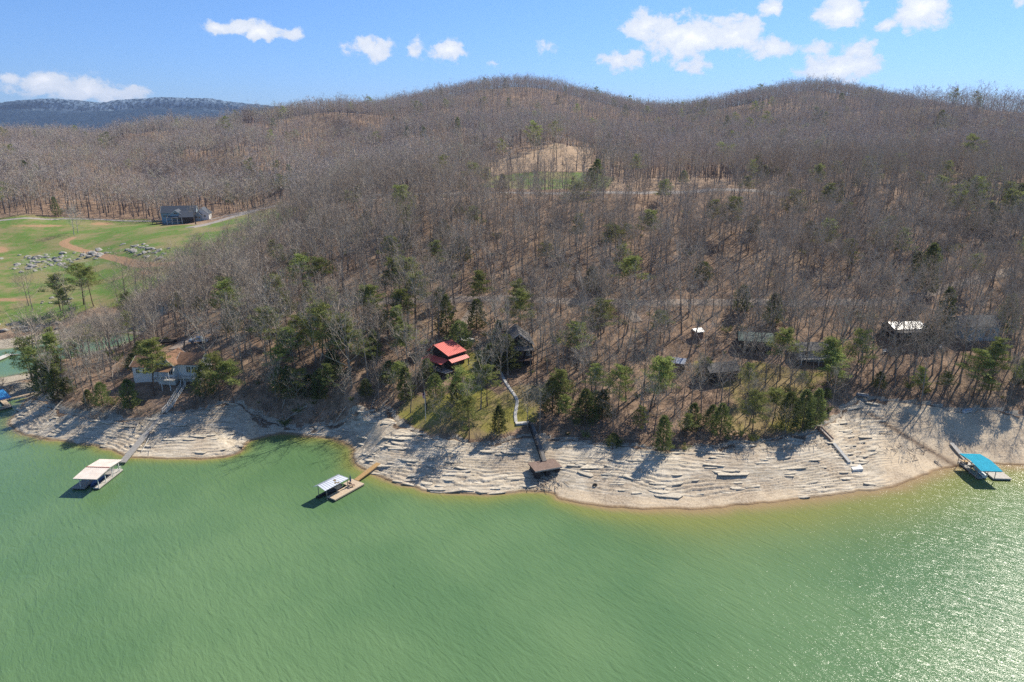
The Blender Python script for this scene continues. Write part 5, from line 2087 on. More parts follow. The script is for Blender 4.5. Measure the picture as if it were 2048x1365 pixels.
def block(parent, x0, x1, y0, y1, h, rh, wall, roofm, axis='x', z0=-2.5, ov=.45, th=.16, rmat_ribs=0, fascia=None, off=0.5):
    """wing with a gable roof; ridge along axis; 'off' is where the ridge sits across"""
    if axis == 'x':
        yc = y0 + (y1 - y0) * off
        vs = [(x0, y0, z0), (x1, y0, z0), (x1, y1, z0), (x0, y1, z0), (x0, y0, h), (x1, y0, h), (x1, y1, h), (x0, y1, h), (x0, yc, h + rh), (x1, yc, h + rh)]
        fs = [(0, 1, 5, 4), (2, 3, 7, 6), (1, 2, 6, 9, 5), (3, 0, 4, 8, 7)]
        s0 = rh / (yc - y0)
        s1 = rh / (y1 - yc)
        t = th
        q1 = ((x0 - ov, y0 - ov, h - s0 * ov + t), (x1 + ov, y0 - ov, h - s0 * ov + t), (x1 + ov, yc, h + rh + t), (x0 - ov, yc, h + rh + t))
        q2 = ((x1 + ov, y1 + ov, h - s1 * ov + t), (x0 - ov, y1 + ov, h - s1 * ov + t), (x0 - ov, yc + .005, h + rh + t), (x1 + ov, yc + .005, h + rh + t))
    else:
        xc = x0 + (x1 - x0) * off
        vs = [(x0, y0, z0), (x1, y0, z0), (x1, y1, z0), (x0, y1, z0), (x0, y0, h), (x1, y0, h), (x1, y1, h), (x0, y1, h), (xc, y0, h + rh), (xc, y1, h + rh)]
        fs = [(0, 1, 5, 8, 4), (1, 2, 6, 5), (2, 3, 7, 9, 6), (3, 0, 4, 7)]
        s0 = rh / (xc - x0)
        s1 = rh / (x1 - xc)
        t = th
        q1 = ((x0 - ov, y1 + ov, h - s0 * ov + t), (x0 - ov, y0 - ov, h - s0 * ov + t), (xc, y0 - ov, h + rh + t), (xc, y1 + ov, h + rh + t))
        q2 = ((x1 + ov, y0 - ov, h - s1 * ov + t), (x1 + ov, y1 + ov, h - s1 * ov + t), (xc + .005, y1 + ov, h + rh + t), (xc + .005, y0 - ov, h + rh + t))
    MB().add(vs, fs).build('wall', wall, parent)
    if rmat_ribs:
        r = ribbed(parent, [q1, q2], roofm, rmat_ribs, th=.12)
    else:
        r = MB().quad(*q1, .12).quad(*q2, .12).build('roof', roofm, parent)
    if fascia:
        for q in (q1, q2):
            MB().bar(Vector(q[0]) - Vector((0, 0, .08)), Vector(q[3]) - Vector((0, 0, .08)), .06, .22).build('fascia', fascia, r)
            MB().bar(Vector(q[1]) - Vector((0, 0, .08)), Vector(q[2]) - Vector((0, 0, .08)), .06, .22).build('fascia', fascia, r)
    return r


def rails(parent, pts, z, mat, h=.95, close=False, name='railing'):
    m = MB()
    for a, b in zip(pts[:-1], pts[1:]):
        a = Vector((a[0], a[1], z if len(a) < 3 else a[2]))
        b = Vector((b[0], b[1], z if len(b) < 3 else b[2]))
        n = max(1, int((b - a).length / 1.5))
        for k in range(n + 1):
            p = a.lerp(b, k / n)
            m.bar(p, p + Vector((0, 0, h)), .09)
        for hh in (.2, h):
            m.bar(a + Vector((0, 0, hh)), b + Vector((0, 0, hh)), .07, .09)
        n = max(1, int((b - a).length / .3))
        for k in range(1, n):
            p = a.lerp(b, k / n)
            m.bar(p + Vector((0, 0, .2)), p + Vector((0, 0, h)), .03)
    return m.build(name, mat, parent)


# white cottage on the point
hc = HC
ch = empty('cottage', (hc[0], hc[1], hc[2]), R(-7), 'white sided cottage with a brown shingle roof and white porch on the wooded point', 'house')
block(ch, -2.6, 2.0, -3.6, 3.0, 4.4, 2.1, M_WHITE, M_BROWNROOF, 'y', fascia=M_WHITE)
block(ch, 2.05, 8.0, -1.9, 3.6, 4.2, 1.9, M_WHITE, M_BROWNROOF, 'x', fascia=M_WHITE)
block(ch, -10.0, -2.65, -2.6, 2.6, 3.2, 1.7, M_WHITE, M_BROWNROOF, 'x', fascia=M_WHITE)
MB().quad((-2.7, -6.0, 3.2), (2.2, -6.0, 3.2), (2.2, -3.62, 4.1), (-2.7, -3.62, 4.1), .1).build('porch_roof', M_BROWNROOF, ch)
MB().box(-2.6, 3.0, -6.0, -3.65, .8, 1.0).build('porch_floor', M_PALEDECK, ch)
posts(ch, [(-2.45, -5.85), (-.2, -5.85), (2.05, -5.85)], 1.0, 3.15, M_WHITE, .07)
posts(ch, [(-2.45, -5.85), (-.2, -5.85), (2.05, -5.85)], -2.5, .8, M_WHITE, .08)
rails(ch, [(-2.5, -3.7), (-2.5, -5.95), (1.4, -5.95)], 1.0, M_WHITE)
window(ch, -.3, -3.6, 4.55, .75, .9)
window(ch, 1.2, -3.6, 1.7, 1.0, 1.2)
door(ch, -.9, -3.6, 1.0, -1, M_WHITE)
window(ch, 5.0, -1.9, 1.9, 1.1, 1.5)
window(ch, 6.5, -1.9, 1.9, 1.1, 1.5)
for xx in (-8.6, -6.6, -4.5):
    window(ch, xx, -2.6, 1.3, .9, 1.1)
window(ch, 8.0, 1.0, 1.8, 1.0, 1.2, 1, 'x')
MB().box(2.1, 8.9, -3.6, -1.95, .7, .88).build('side_deck', M_PALEDECK, ch)
rails(ch, [(4.2, -3.55), (8.85, -3.55), (8.85, -1.0)], .88, M_WHITE)
posts(ch, [(4.4, -3.5), (8.7, -3.5)], -2.5, .7, M_WHITE, .08)
# white stairway down to the dock ramp
stw = empty('wooden_stairway', (0, 0, 0), 0, 'long white railed wooden stairway zigzagging from the cottage porch down to the shore', 'stairway')
swp = [(372, 752), (367, 777), (353, 798), (341, 818), (330, 830)]
W3 = []
for i, (u, v) in enumerate(swp):
    q = G(u, v)
    W3.append(np.array([q[0], q[1], S1(q[0], q[1]) + .45]))
W3[0][2] += .8
stw.location = W3[-1]
for i in range(len(W3) - 1):
    a, b = Vector(W3[i] - W3[-1]), Vector(W3[i + 1] - W3[-1])
    d_ = b - a
    hd = Vector((d_.x, d_.y, 0)).normalized()
    s_d = Vector((-hd.y, hd.x, 0))
    m = MB()
    n = int(d_.length / .32)
    for k in range(n):
        p = a + d_ * ((k + .5) / n)
        m.bar(p - s_d * .55, p + s_d * .55, .27, .05)
    tag(m.build('treads', M_GREY, stw), kind='stuff')
    for sg in (-1, 1):
        o_ = s_d * .6 * sg
        rails(stw, [tuple(a + o_), tuple(b + o_)], 0, M_WHITE, .9)

# red roofed cabin
rc = RC
cb = empty('red_roofed_cabin', (rc[0], rc[1], rc[2]), R(-42), 'small cabin with a bright red metal roof among dark cedars', 'cabin')
cb.scale = (1.14, 1.14, 1.05)
block(cb, -3.1, 3.1, -2.0, 2.8, 3.5, 1.6, M_DWALL, M_RED, 'y', rmat_ribs=11, off=.28, ov=.35)
cb2 = MB().quad((2.2, -2.3, 2.62), (4.6, -2.3, 1.95), (4.6, 3.1, 1.95), (2.2, 3.1, 2.62), .07) if False else None
ribbed(cb, [((4.5, -2.3, 2.05), (4.5, 3.1, 2.05), (3.45, 3.1, 2.62), (3.45, -2.3, 2.62))], M_RED, 11, 'porch_roof')
ribbed(cb, [((-3.2, -4.3, 1.9), (3.2, -4.3, 1.9), (3.2, -2.05, 2.5), (-3.2, -2.05, 2.5))], M_RED, 10, 'porch_roof')
posts(cb, [(4.3, -2.1), (4.3, .4), (4.3, 2.9), (-3.0, -4.1), (0, -4.1), (3.0, -4.1)], -1.5, 1.95, M_DWALL, .07)
MB().box(-3.2, 4.5, -4.3, -2.05, -.1, .05).build('porch_floor', M_GREY, cb)
window(cb, 3.1, .2, 1.0, 1.0, 1.0, 1, 'x')
window(cb, -1.4, -2.0, 1.0, .9, 1.0)
door(cb, 1.2, -2.0, .05)

# dark gabled house behind the cedars
gc = GC
gh = empty('gabled_house', (gc[0], gc[1], gc[2]), R(6), 'tall dark log house with a grey gable roof standing in the trees at the centre', 'house')
block(gh, -3.6, 3.2, -4.2, 4.2, 4.6, 2.7, M_DWALL, M_GREYROOF, 'y', fascia=M_PALEROOF, ov=.5)
MB().quad((-3.7, -6.2, 3.4), (3.3, -6.2, 3.4), (3.3, -4.25, 4.0), (-3.7, -4.25, 4.0), .1).build('porch_roof', M_GREYROOF, gh)
MB().box(-3.7, 3.3, -6.2, -4.25, .6, .8).build('deck', M_BROWNSTAIN, gh)
posts(gh, [(-3.6, -6.1), (-.2, -6.1), (3.2, -6.1)], -2.5, 3.4, M_DWALL, .09)
rails(gh, [(-3.65, -6.15), (3.25, -6.15)], .8, M_DWALL)
window(gh, 2.1, -4.2, 1.5, .6, 1.3)
window(gh, -1.8, -4.2, 1.5, 1.2, 1.3, frame=M_DWALL)
window(gh, 0, -4.2, 4.4, 1.2, 1.3, frame=M_DWALL)
door(gh, .4, -4.2, .8)
MB().box(-4.6, -3.65, 1.0, 2.0, -2, 7.0).build('chimney', M_BRICK, gh)

# two small sheds
s1_ = G(1357, 738)
sh1 = empty('metal_roofed_shed', (s1_[0], s1_[1], S1(s1_[0], s1_[1])), R(-22), 'little dark shed with a shiny blue grey metal roof left of the cabins', 'shed')
block(sh1, -1.5, 1.5, -1.3, 1.3, 1.9, .8, M_DWALL, M_SILVER, 'x', z0=-1, rmat_ribs=7, ov=.25, off=.62)
door(sh1, 0, -1.3, 0, ht=1.7, wd=.8)
s2_ = G(1394, 676)
sh2 = empty('white_roofed_shed', (s2_[0], s2_[1], S1(s2_[0], s2_[1])), R(20), 'tiny white roofed shed standing above the blue grey shed near the drive', 'shed')
block(sh2, -1.2, 1.2, -1.0, 1.0, 1.9, .6, M_BROWNSTAIN, M_PALEROOF, 'x', z0=-1, ov=.25, off=.7)
door(sh2, 0, -1.0, 0, ht=1.6, wd=.8)

def plain_house(name, uv, rz, x, y, h, rh, wall, rf, label, ribs=0, extra=None, axis='x', ov=.5, off=.5):
    p = G(*uv)
    o = empty(name, (p[0], p[1], S1(p[0], p[1])), R(rz), label, 'house')
    o.scale = (.88, .88, .88)
    block(o, -x, x, -y, y, h, rh, wall, rf, axis, rmat_ribs=ribs, ov=ov, off=off)
    for xx in (-x * .6, 0, x * .6):
        window(o, xx, -y, 1.2, 1.0, 1.1, frame=M_WHITE if wall is not M_DWALL else M_GREY)
    door(o, x * .3, -y, .1)
    window(o, x, 0, 1.2, 1.0, 1.1, 1, 'x')
    if extra:
        extra(o)
    return o


plain_house('brown_cabin', (1438, 752), 14, 4.4, 2.8, 2.5, 1.5, M_DWALL, M_GREYROOF, 'dark brown cabin half hidden by bare branches right of the blue grey shed')
plain_house('green_roofed_house', (1508, 693), -12, 4.6, 3.0, 2.7, 1.6, M_DWALL, M_GREENROOF, 'house with a green metal roof half hidden behind bare trees', 12)


def ex1(o):
    MB().box(-5.4, 5.4, -5.4, -3.35, .6, .78).build('deck', M_PALEDECK, o)
    rails(o, [(-5.35, -3.4), (-5.35, -5.35), (5.35, -5.35), (5.35, -3.4)], .78, M_WHITE)
    posts(o, [(-5.2, -5.2), (0, -5.2), (5.2, -5.2)], -2, .6, M_WHITE, .08)


plain_house('grey_house', (1622, 712), 2, 5.2, 3.3, 2.8, 1.4, M_GREY, M_GREYROOF, 'grey house with a white railed deck hidden behind bare branches right of the green roof', 0, ex1)


def ex2(o):
    MB().box(-5.2, 5.2, -5.6, -3.45, .5, .68).build('deck', M_BROWNSTAIN, o)
    rails(o, [(-5.1, -3.5), (-5.1, -5.5), (5.1, -5.5), (5.1, -3.5)], .68, M_DWALL)
    posts(o, [(-5.0, -5.4), (0, -5.4), (5.0, -5.4)], -2, 3.0, M_DWALL, .08)
    MB().quad((-5.2, -5.8, 2.75), (5.2, -5.8, 2.75), (5.2, -3.45, 3.1), (-5.2, -3.45, 3.1), .1).build('porch_roof', M_GREYROOF, o)


plain_house('white_roofed_house', (1803, 672), 6, 4.9, 3.4, 3.3, 1.2, M_DWALL, M_PALEROOF, 'dark walled house with a gleaming white metal roof at the upper right', 14, ex2)
plain_house('grey_blue_house', (1945, 668), 4, 6.0, 3.6, 3.6, 2.2, M_BLUEWALL, M_SLATE, 'blue grey house with a slate coloured roof behind bare trees at the far right', 0, None)
q = G(1862, 672)
lo = empty('open_shelter', (q[0], q[1], S1(q[0], q[1])), R(10), 'small shelter with a leaf covered rusty brown roof right of the white roofed house', 'shelter')
MB().quad((-1.8, -1.8, 2.2), (1.8, -1.8, 2.2), (1.8, 1.8, 2.7), (-1.8, 1.8, 2.7), .1).build('roof', simple('leafy_roof', (.42, .24, .12), (.30, .17, .09), 3, .9), lo)
posts(lo, [(-1.6, -1.6), (1.6, -1.6)], -1, 2.15, M_DWALL, .08)
posts(lo, [(-1.6, 1.6), (1.6, 1.6)], -1, 2.58, M_DWALL, .08)

# the big house on the meadow
bp = G(372, 444)
bh = empty('farm_house', (bp[0], bp[1], S1(bp[0], bp[1]) + .3), R(12), 'large blue grey house with dark slate roofs on the green rise beside the meadow', 'house')
block(bh, -14, 6, 1.0, 9.5, 5.4, 3.6, M_BLUEWALL, M_SLATE, 'x', z0=-3, fascia=M_WHITE)
block(bh, -7.5, -.5, -5.5, 5.0, 4.8, 2.6, M_BLUEWALL, M_SLATE, 'y', z0=-3, fascia=M_WHITE)
block(bh, -1.5, 6.5, -8.0, .9, 3.6, 3.0, M_DWALL, M_SLATE, 'x', z0=-3)
block(bh, 6.1, 14, -1.0, 7.5, 4.6, 3.4, M_WHITE, M_SLATE, 'y', z0=-3, fascia=M_WHITE)
block(bh, 6.6, 9.6, -3.2, .5, 4.4, 1.6, M_BLUEWALL, M_SLATE, 'y', z0=-3, fascia=M_WHITE)
for xx in (-12.6, -11.2, -9.6, -8.4):
    window(bh, xx, 1.0, 2.6, .9, 1.6)
for xx in (-5.6, -4.0, -2.4):
    window(bh, xx, -5.5, 2.2, 1.1, 1.8)
window(bh, -4.0, -5.5, 5.1, 2.2, 1.0)
for xx in (7.4, 8.8):
    window(bh, xx, -3.2, 1.8, .8, 1.4)
window(bh, 11.6, -1.0, 2.4, 1.0, 1.2)
MB().box(-8.8, 0, -8.2, -5.55, .9, 1.1).build('deck', M_GREY, bh)
MB().quad((-9.0, -8.6, 3.3), (0, -8.6, 3.3), (0, -5.6, 3.9), (-9.0, -5.6, 3.9), .12).build('porch_roof', M_SLATE, bh)
posts(bh, [(-8.8, -8.3), (-5.8, -8.3), (-2.8, -8.3), (-.2, -8.3)], -3, 3.25, M_WHITE, .12)
rails(bh, [(-8.8, -8.2), (-.1, -8.2)], 1.1, M_DWALL)
MB().box(-19.5, -14.05, -1, 5, -.2, .3).build('terrace', simple('tan_deck', (.36, .27, .14), None, 2, .8), bh)
posts(bh, [(-19.2, -.8), (-16.8, -.8), (-14.4, -.8)], -3, -.2, M_DWALL, .14)
rails(bh, [(-19.4, 4.9), (-19.4, -.9), (-14.2, -.9)], .3, M_DWALL)

# pyramid roofed house on the ridge
rp = PD(497, 246, 880)
rhz = float(tz(rp[0], rp[1]))
rh_ = empty('ridge_house', (rp[0], rp[1], rhz), R(10), 'distant house with a dark pyramid roof on the wooded ridge at the left', 'house')
rh_.scale = (.8, .8, .72)
MB().box(-7, 7, -6, 6, -4, 21).build('wall', M_BRICK, rh_)
MB().add([(-8.5, -7.5, 20.8), (8.5, -7.5, 20.8), (8.5, 7.5, 20.8), (-8.5, 7.5, 20.8), (0, 0, 24.5)], [(0, 1, 4), (1, 2, 4), (2, 3, 4), (3, 0, 4), (3, 2, 1, 0)]).build('roof', M_SLATE, rh_)
for xx in (-4, 0, 4):
    window(rh_, xx, -6, 17.6, 2.0, 1.8)
MB().box(7.05, 16, -4, 4, 15, 17.6).build('annex', simple('tan_wall', (.38, .27, .18), None, 1, .8), rh_)
# its stilts stand on the slope: the lower storeys are hidden by the wood


# ------------------------------------------------------------------ concrete path, landing, pad
def draped(name, pts_px, wd, mat, off=.1, kind='structure'):
    ln = smooth_line([tuple(G(u, v)[:2]) for u, v in pts_px], 1)
    return ribbon(name, ln, wd, mat, off)


draped('concrete_path', [(1000, 742), (1008, 760), (1018, 776), (1027, 788), (1035, 800), (1033, 815), (1030, 830), (1032, 846)], .85, M_CONC, .2)
ca, cb_ = G(1031, 849), G(1060, 846)
cc = (ca + cb_) / 2
lz = max(S1(ca[0], ca[1]), S1(cb_[0], cb_[1]))
lnd = empty('concrete_landing', (cc[0], cc[1], lz), math.atan2(cb_[1] - ca[1], cb_[0] - ca[0]), 'white concrete landing where the path turns towards the grey walkway', 'landing')
hl = float(np.linalg.norm((cb_ - ca)[:2])) / 2
for k in range(3):
    MB().box(-hl + k * 2 * hl / 3, -hl + (k + 1) * 2 * hl / 3 - .03, -.5, .5, -.9, .22).build('slab', M_CONC, lnd)
pdp = [G(u, v) for u, v in ((904, 676), (925, 672), (950, 684), (932, 692))]
pc = sum(pdp) / 4
pad = MB()
vs = []
zt = max(S1(p[0], p[1]) for p in pdp) + .05
pad.add([(p[0] - pc[0], p[1] - pc[1], zt - .0) for p in pdp] + [(p[0] - pc[0], p[1] - pc[1], zt - 1.6) for p in pdp],
        [(3, 2, 1, 0), (4, 5, 6, 7), (0, 1, 5, 4), (1, 2, 6, 5), (2, 3, 7, 6), (3, 0, 4, 7)])
po = pad.build('parking_pad', M_CONC)
po.location = (pc[0], pc[1], 0)
tag(po, kind='structure')

# ------------------------------------------------------------------ flagpole
fp = G(851.5, 841)
fg = empty('flagpole', (fp[0], fp[1], S1(fp[0], fp[1])), 0, 'white flagpole with a limp red striped flag on the grassy point', 'flagpole')
MB().tube([(0, 0, -.3), (0, 0, 7.2)], [.07, .04], 8).build('pole', M_WHITE, fg)
MB().tube([(0, 0, 7.2), (0, 0, 7.26), (0, 0, 7.34)], [.04, .09, .03], 8).build('finial', M_TAN, fg)
fm = MB()
for k in range(7):                       # stripes hang in folds
    fm.m = 0 if k % 2 == 0 else 1
    x0, x1 = -.05 - k * .07, -.05 - (k + 1) * .07
    fm.add([(x0, .05 * math.sin(k * 1.9), 6.9 - .04 * k), (x1, .05 * math.sin((k + 1) * 1.9), 6.86 - .04 * k), (x1, .05 * math.sin((k + 1) * 1.9 + .5), 5.3 + .03 * k), (x0, .05 * math.sin(k * 1.9 + .5), 5.3 + .03 * k)], [(0, 1, 2, 3)])
flg = fm.build('flag', [M_FLAGR, M_WHITE], fg)
MB().quad((-.06, -.07, 6.9), (-.3, -.10, 6.8), (-.3, -.10, 6.2), (-.06, -.07, 6.3), .01).build('canton', M_FLAGB, flg)
lamp = empty('lamp_post', tuple(G(853, 822)[:2]) + (S1(*G(853, 822)[:2]),), 0, 'short black garden lamp on the lawn just behind the flagpole', 'lamp')
MB().tube([(0, 0, -.2), (0, 0, 1.5)], .04, 6).build('post', M_RUBBER, lamp)
MB().box(-.15, .15, -.15, .15, 1.5, 1.85).build('lantern', M_RUBBER, lamp)

# utility poles by the upper road
for (u, v, h_, lb) in ((1125, 376, 11.0, 'wooden utility pole with crossarm standing in the green field by the upper road'),):
    q = G(u, v)
    up_ = empty('utility_pole', (q[0], q[1], S1(q[0], q[1])), .4, lb, 'utility pole')
    MB().tube([(0, 0, -.5), (0, 0, h_)], [.17, .11], 7).build('pole', M_PBARK, up_)
    MB().box(-1.3, 1.3, -.06, .06, h_ - 1.0, h_ - .85).build('crossarm', M_PBARK, up_)
    for xx in (-1.1, -.4, .4, 1.1):
        MB().tube([(xx, 0, h_ - .85), (xx, 0, h_ - .65)], .06, 6).build('insulator', M_GREY, up_)


# ------------------------------------------------------------------ vehicles
def wheel(parent, x, y, r=.36):
    t = MB().tube([(x, y - .11, r), (x, y + .11, r)], r, 12).build('wheel', M_RUBBER, parent)
    MB().tube([(x, y - .125, r), (x, y + .125, r)], r * .55, 10).build('rim', M_STEEL, t)


def pickup(loc, rz, paint, label):
    root = empty('pickup_truck', loc, rz, label, 'truck')
    hw = .92
    prof = [(-2.5, .45), (2.5, .45), (2.6, .75), (2.5, 1.0), (1.3, 1.08), (.65, 1.62), (-.55, 1.66), (-.75, 1.05), (-.76, .70), (-2.45, .70), (-2.45, 1.05), (-2.55, 1.05)]
    n = len(prof)
    vs = [(x, -hw, z) for x, z in prof] + [(x, hw, z) for x, z in prof]
    MB().add(vs, [tuple(range(n))[::-1], tuple(range(n, 2 * n))] + [(k, (k + 1) % n, (k + 1) % n + n, k + n) for k in range(n)]).build('body', paint, root)
    for sg in (-1, 1):
        y = sg * (hw + .012)
        MB().add([(1.05, y, 1.12), (-.5, y, 1.12), (-.45, y, 1.56), (.62, y, 1.54)], [(0, 1, 2, 3)]).build('side_window', M_GLASS, root)
        MB().box(-2.45, -.8, sg * hw - (.06 if sg > 0 else 0), sg * hw + (0.06 if sg < 0 else 0), 1.02, 1.09).build('bed_rail', paint, root)
        MB().box(2.50, 2.57, sg * .7 - .15, sg * .7 + .15, .78, .93).build('headlight', M_WHITE, root)
    MB().add([(1.29, -.8, 1.10), (1.29, .8, 1.10), (.68, .74, 1.61), (.68, -.74, 1.61)], [(0, 1, 2, 3)]).build('windscreen', M_GLASS, root).location = (.02, 0, .012)
    for x in (-1.6, 1.65):
        for y in (-.85, .85):
            wheel(root, x, y)
    return root


q = G(399, 686)
pickup((q[0], q[1], S1(q[0], q[1]) + .1), R(6) + math.pi, simple('pale_blue_paint', (.42, .52, .60), (.36, .45, .52), 1, .3, 0, .5), 'pale blue pickup truck parked behind the white cottage')
q = G(334, 690)
tr_ = empty('boat_trailer', (q[0], q[1], S1(q[0], q[1]) + .1), R(14), 'long dark covered boat on a trailer beside the lower road behind the cottage', 'boat trailer')
hb_ = MB()
n = 8
vs, fs = [], []
for i in range(n):
    t = i / (n - 1)
    w_ = max(.05, 1.0 * (1 - max(0, (t - .5) / .5) ** 2))
    zt_ = 1.25 + .45 * math.sin(math.pi * min(t * 1.1, 1))
    vs += [(-2.7 + 5.4 * t, -w_, 1.0), (-2.7 + 5.4 * t, -w_ * .5, .5), (-2.7 + 5.4 * t, w_ * .5, .5), (-2.7 + 5.4 * t, w_, 1.0), (-2.7 + 5.4 * t, 0, zt_)]
for i in range(n - 1):
    for k in range(5):
        fs.append((i * 5 + k, i * 5 + (k + 1) % 5, (i + 1) * 5 + (k + 1) % 5, (i + 1) * 5 + k))
fs += [(4, 3, 2, 1, 0), tuple((n - 1) * 5 + k for k in range(5))]
hb_.add(vs, fs).build('covered_hull', M_RUBBER, tr_)
MB().bar((-2.5, 0, .42), (3.6, 0, .42), .12).build('chassis', M_STEEL, tr_)
for y in (-.9, .9):
    wheel(tr_, -.8, y, .3)

# ------------------------------------------------------------------ driftwood
LOGS = [((127.5, 801), (89, 846), .17, 1, 'long bleached log slanting down the rocks at the left end of the point'),
        ((278, 846), (269, 878), .12, 1, 'short upright bleached log on the rocks just left of the grey ramp'),
        ((614, 813), (560, 849), .18, 1, 'long pale fallen trunk slanting down the bank of the inlet'),
        ((574, 790), (564, 820), .14, 1, 'pale dead trunk leaning at the back of the inlet'),
        ((692, 815), (664, 862), .12, 1, 'thin fallen trunk slanting over the rocks in the middle of the inlet'),
        ((758, 782), (742, 821), .10, 1, 'thin white dead stem above the right side of the inlet'),
        ((785, 792), (758, 825), .13, 1, 'bleached log leaning on the bank at the right end of the inlet'),
        ((778, 798), (752, 822), .09, 1, 'second thinner bleached log leaning beside the first at the right end of the inlet'),
        ((524, 852), (512, 871), .12, 1, 'pale forked log at the left waterline of the inlet'),
        ((535, 854), (532, 868), .10, 1, 'small pale log near the left waterline of the inlet'),
        ((522, 822), (500, 842), .12, 1, 'pale log lying high on the left side of the inlet'),
        ((1868, 924), (1884, 936), .14, 1, 'short driftwood log at the water edge left of the teal roofed dock'),
        ((1758, 868), (1785, 872), .08, 0, 'thin dark branch lying on the beach below the trees'),
        ((240, 842), (292, 848), .08, 0, 'thin grey pole lying across the top of the rocks left of the ramp'),
        ((1170, 858), (1236, 866), .12, 0, 'dark fallen trunk lying on the leaf litter above the bank'),
        ((297, 912), (305, 890), .07, 1, 'slim white stick on the rocks right of the dock ramp'),
        ((1066, 966), (1085, 975), .09, 1, 'pale stick in the gravel below the stranded dock'),
        ((1462, 862), (1440, 894), .10, 0, 'fallen dead branch hanging over the bank left of the beach lawn'),
        ((712, 893), (742, 862), .09, 1, 'pale curved log along the water edge right of the inlet'),
        ]
for (a, b, r_, pale, lb) in LOGS:
    ga_, gb_ = G(*a), G(*b)
    for g_ in (ga_, gb_):
        g_[2] = S1(g_[0], g_[1]) + r_ * .9
    d_ = gb_ - ga_
    nn = 5
    lift = .35 if np.linalg.norm(d_) > 5 else .1
    pts_ = [tuple(d_ * (k / nn) + np.array([random.uniform(-.15, .15), random.uniform(-.1, .1), lift * math.sin(math.pi * k / nn)]) * (0 < k < nn)) for k in range(nn + 1)]
    m = MB().tube(pts_, [r_ * (1 - .6 * k / nn) for k in range(nn + 1)], 7)
    for k in range(4):
        p = Vector(pts_[random.randint(1, nn - 1)])
        e = p + Vector((random.uniform(-.8, .8), random.uniform(-.6, .6), random.uniform(.2, .8)))
        m.tube([tuple(p), tuple(e)], [r_ * .35, r_ * .1], 4)
    o = m.build('driftwood_log', M_LOG if pale else M_LOGDK)
    o.location = ga_
    tag(o, lb, 'log')

# loose sticks washed up: too many to count
m = MB()
r4 = np.random.RandomState(44)
cl = [(520, 835, 26, 18, 60), (600, 832, 40, 16, 70), (700, 835, 50, 16, 80), (285, 852, 32, 16, 70), (1090, 965, 26, 16, 110), (760, 822, 22, 14, 60), (1000, 880, 40, 8, 60),
      (1150, 878, 60, 8, 50), (1450, 893, 60, 9, 60), (460, 815, 40, 12, 40), (1820, 905, 60, 14, 40), (150, 832, 60, 10, 40), (1600, 890, 60, 10, 40)]
for (u0, v0, su, sv, n) in cl:
    for k in range(n):
        g_ = G(u0 + r4.normal(0, su * .6), v0 + r4.normal(0, sv * .6))
        z = S1(g_[0], g_[1])
        a_ = r4.uniform(0, 6.28)
        L_ = r4.uniform(.5, 2.4)
        m.m = int(r4.uniform() < .45)
        dx, dy = math.cos(a_) * L_, math.sin(a_) * L_
        m.bar((g_[0], g_[1], z + .06), (g_[0] + dx, g_[1] + dy, max(S1(g_[0] + dx, g_[1] + dy) + .05, z + r4.uniform(0, .35))), r4.uniform(.03, .08))
tag(m.build('washed_up_sticks', [M_LOG, M_LOGDK]), kind='stuff')

# tyre, little boat, stump
q = G(1190, 972)
ty = MB()
ring = []
for i in range(14):
    t = 2 * math.pi * i / 14
    ring.append((math.cos(t) * .36, math.sin(t) * .36, .12))
ty.tube(ring + [ring[0]], .13, 6, False)
o = ty.build('old_tyre', M_RUBBER)
o.location = (q[0], q[1], S1(q[0], q[1]))
tag(o, 'black tyre lying on the rocks near the water right of the stranded dock', 'tyre')
q = G(1936, 824)
boat('row_boat', 0, (q[0], q[1], S1(q[0], q[1]) + .05), .4, 3.0, 1.1, M_HULL, 'small pale boat pulled up at the top of the beach under the trees')
q = G(1724, 795)
sv_ = empty('culvert_pipe', (q[0], q[1], S1(q[0], q[1]) + .3), -.6, 'short dark culvert pipe lying at the top left corner of the beach', 'pipe')
tb = MB()
tb.tube([(-1.3, 0, .2), (1.3, 0, .35)], .5, 12, False)
tb.build('tube', M_STEEL, sv_)
MB().tube([(1.25, 0, .35), (1.36, 0, .35)], .56, 12, False).build('collar', M_CONC, sv_)
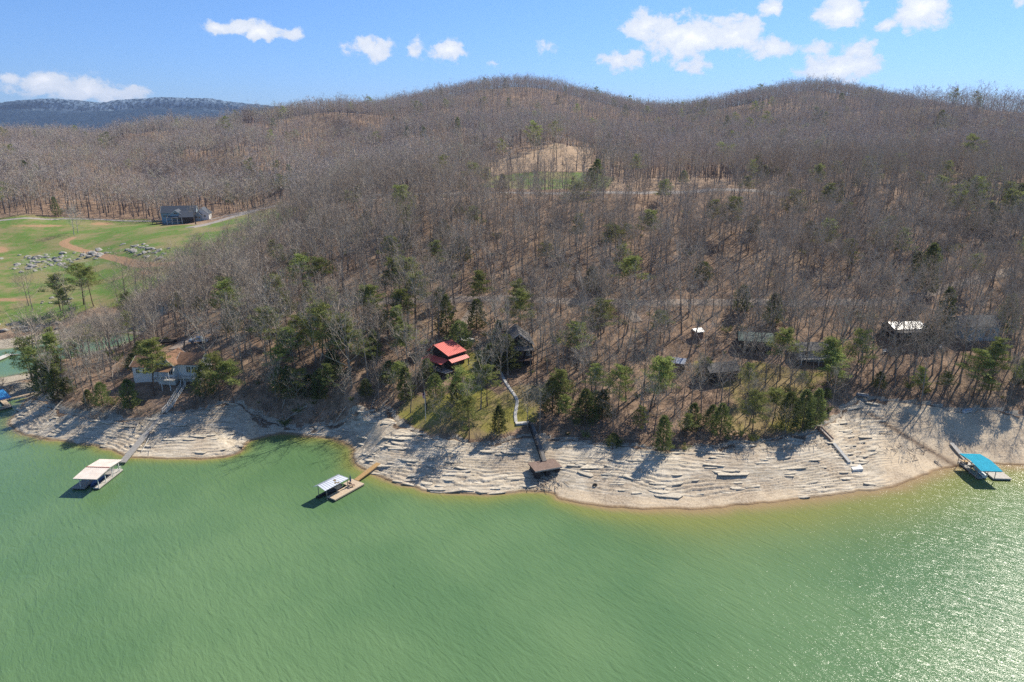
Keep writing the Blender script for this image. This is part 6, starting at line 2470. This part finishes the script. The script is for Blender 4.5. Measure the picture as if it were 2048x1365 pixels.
for (u, v, lb, k) in ((1770, 706, 'white garden bench in the yard left of the beach trees', 0), (1732, 700, 'white plastic table in the yard below the white roofed house', 1), (1882, 695, 'pale covered kayak rack right of the white roofed house', 2)):
    q = G(u, v)
    z = S1(q[0], q[1])
    if k == 0:
        bn = empty('garden_bench', (q[0], q[1], z), .3, lb, 'bench')
        MB().box(-.8, .8, -.25, .25, .42, .48).build('seat', M_WHITE, bn)
        MB().box(-.8, .8, .22, .28, .5, .95).build('backrest', M_WHITE, bn)
        for xx in (-.7, .62):
            MB().box(xx, xx + .08, -.22, .22, -.2, .42).build('leg', M_WHITE, bn)
    elif k == 1:
        tbv = empty('garden_table', (q[0], q[1], z), .1, lb, 'table')
        MB().box(-1.0, 1.0, -.5, .5, .7, .76).build('top', M_WHITE, tbv)
        for xx in (-.9, .82):
            for yy in (-.42, .34):
                MB().box(xx, xx + .08, yy, yy + .08, -.2, .7).build('leg', M_WHITE, tbv)
    else:
        boat('kayak', 0, (q[0], q[1], z + .1), 1.0, 3.2, .8, M_HULL, 'pale kayak lying on the slope right of the white roofed house', 'kayak', .35)

# ------------------------------------------------------------------ boulders of the meadow outcrop
M_BOULDER = simple('grey_limestone', (0.46, 0.44, 0.40), (0.20, 0.19, 0.17), .9, .9, bstr=.6)


def boulder_mesh(seed):
    import bmesh
    bm = bmesh.new()
    bmesh.ops.create_icosphere(bm, subdivisions=1, radius=1)
    r = np.random.RandomState(seed)
    for v in bm.verts:
        v.co *= r.uniform(.7, 1.15)
        v.co.z *= .62
    me = bpy.data.meshes.new('boulder')
    bm.to_mesh(me)
    bm.free()
    me.materials.append(M_BOULDER)
    return me


bms = [boulder_mesh(i) for i in range(6)]
r5 = np.random.RandomState(55)
bl = []
spots = [(100, 517, 75, 11, 70), (60, 535, 45, 9, 40), (190, 507, 32, 8, 28), (130, 530, 40, 6, 24), (285, 502, 45, 9, 40), (325, 512, 30, 8, 16), (40, 655, 60, 8, 26), (270, 400 + 95, 40, 5, 10), (200, 648, 60, 6, 14), (105, 603, 60, 8, 8)]
for (u0, v0, su, sv, n) in spots:
    for k in range(int(n * 1.1)):
        g_ = G(u0 + r5.normal(0, su * .55), v0 + r5.normal(0, sv * .55))
        if g_[1] < 600:
            bl.append((g_, min(1.9, float(np.exp(r5.normal(-.2, .5)))), v0 > 590))
bl.sort(key=lambda t: -t[1])
for (g_, s, low) in bl:
    o = link('boulder', bms[r5.randint(6)], None, (g_[0], g_[1], S1(g_[0], g_[1]) + s * .1), (r5.normal(0, .2), r5.normal(0, .2), r5.uniform(0, 6.28)), (s * 1.3, s, s * .8))
    if low:
        tag(o, 'grey limestone boulder on the bank beside the back cove', 'boulder', 'boulders on the cove bank')
    else:
        tag(o, 'grey limestone boulder in the rocky outcrop across the green meadow', 'boulder', 'boulders of the meadow outcrop')
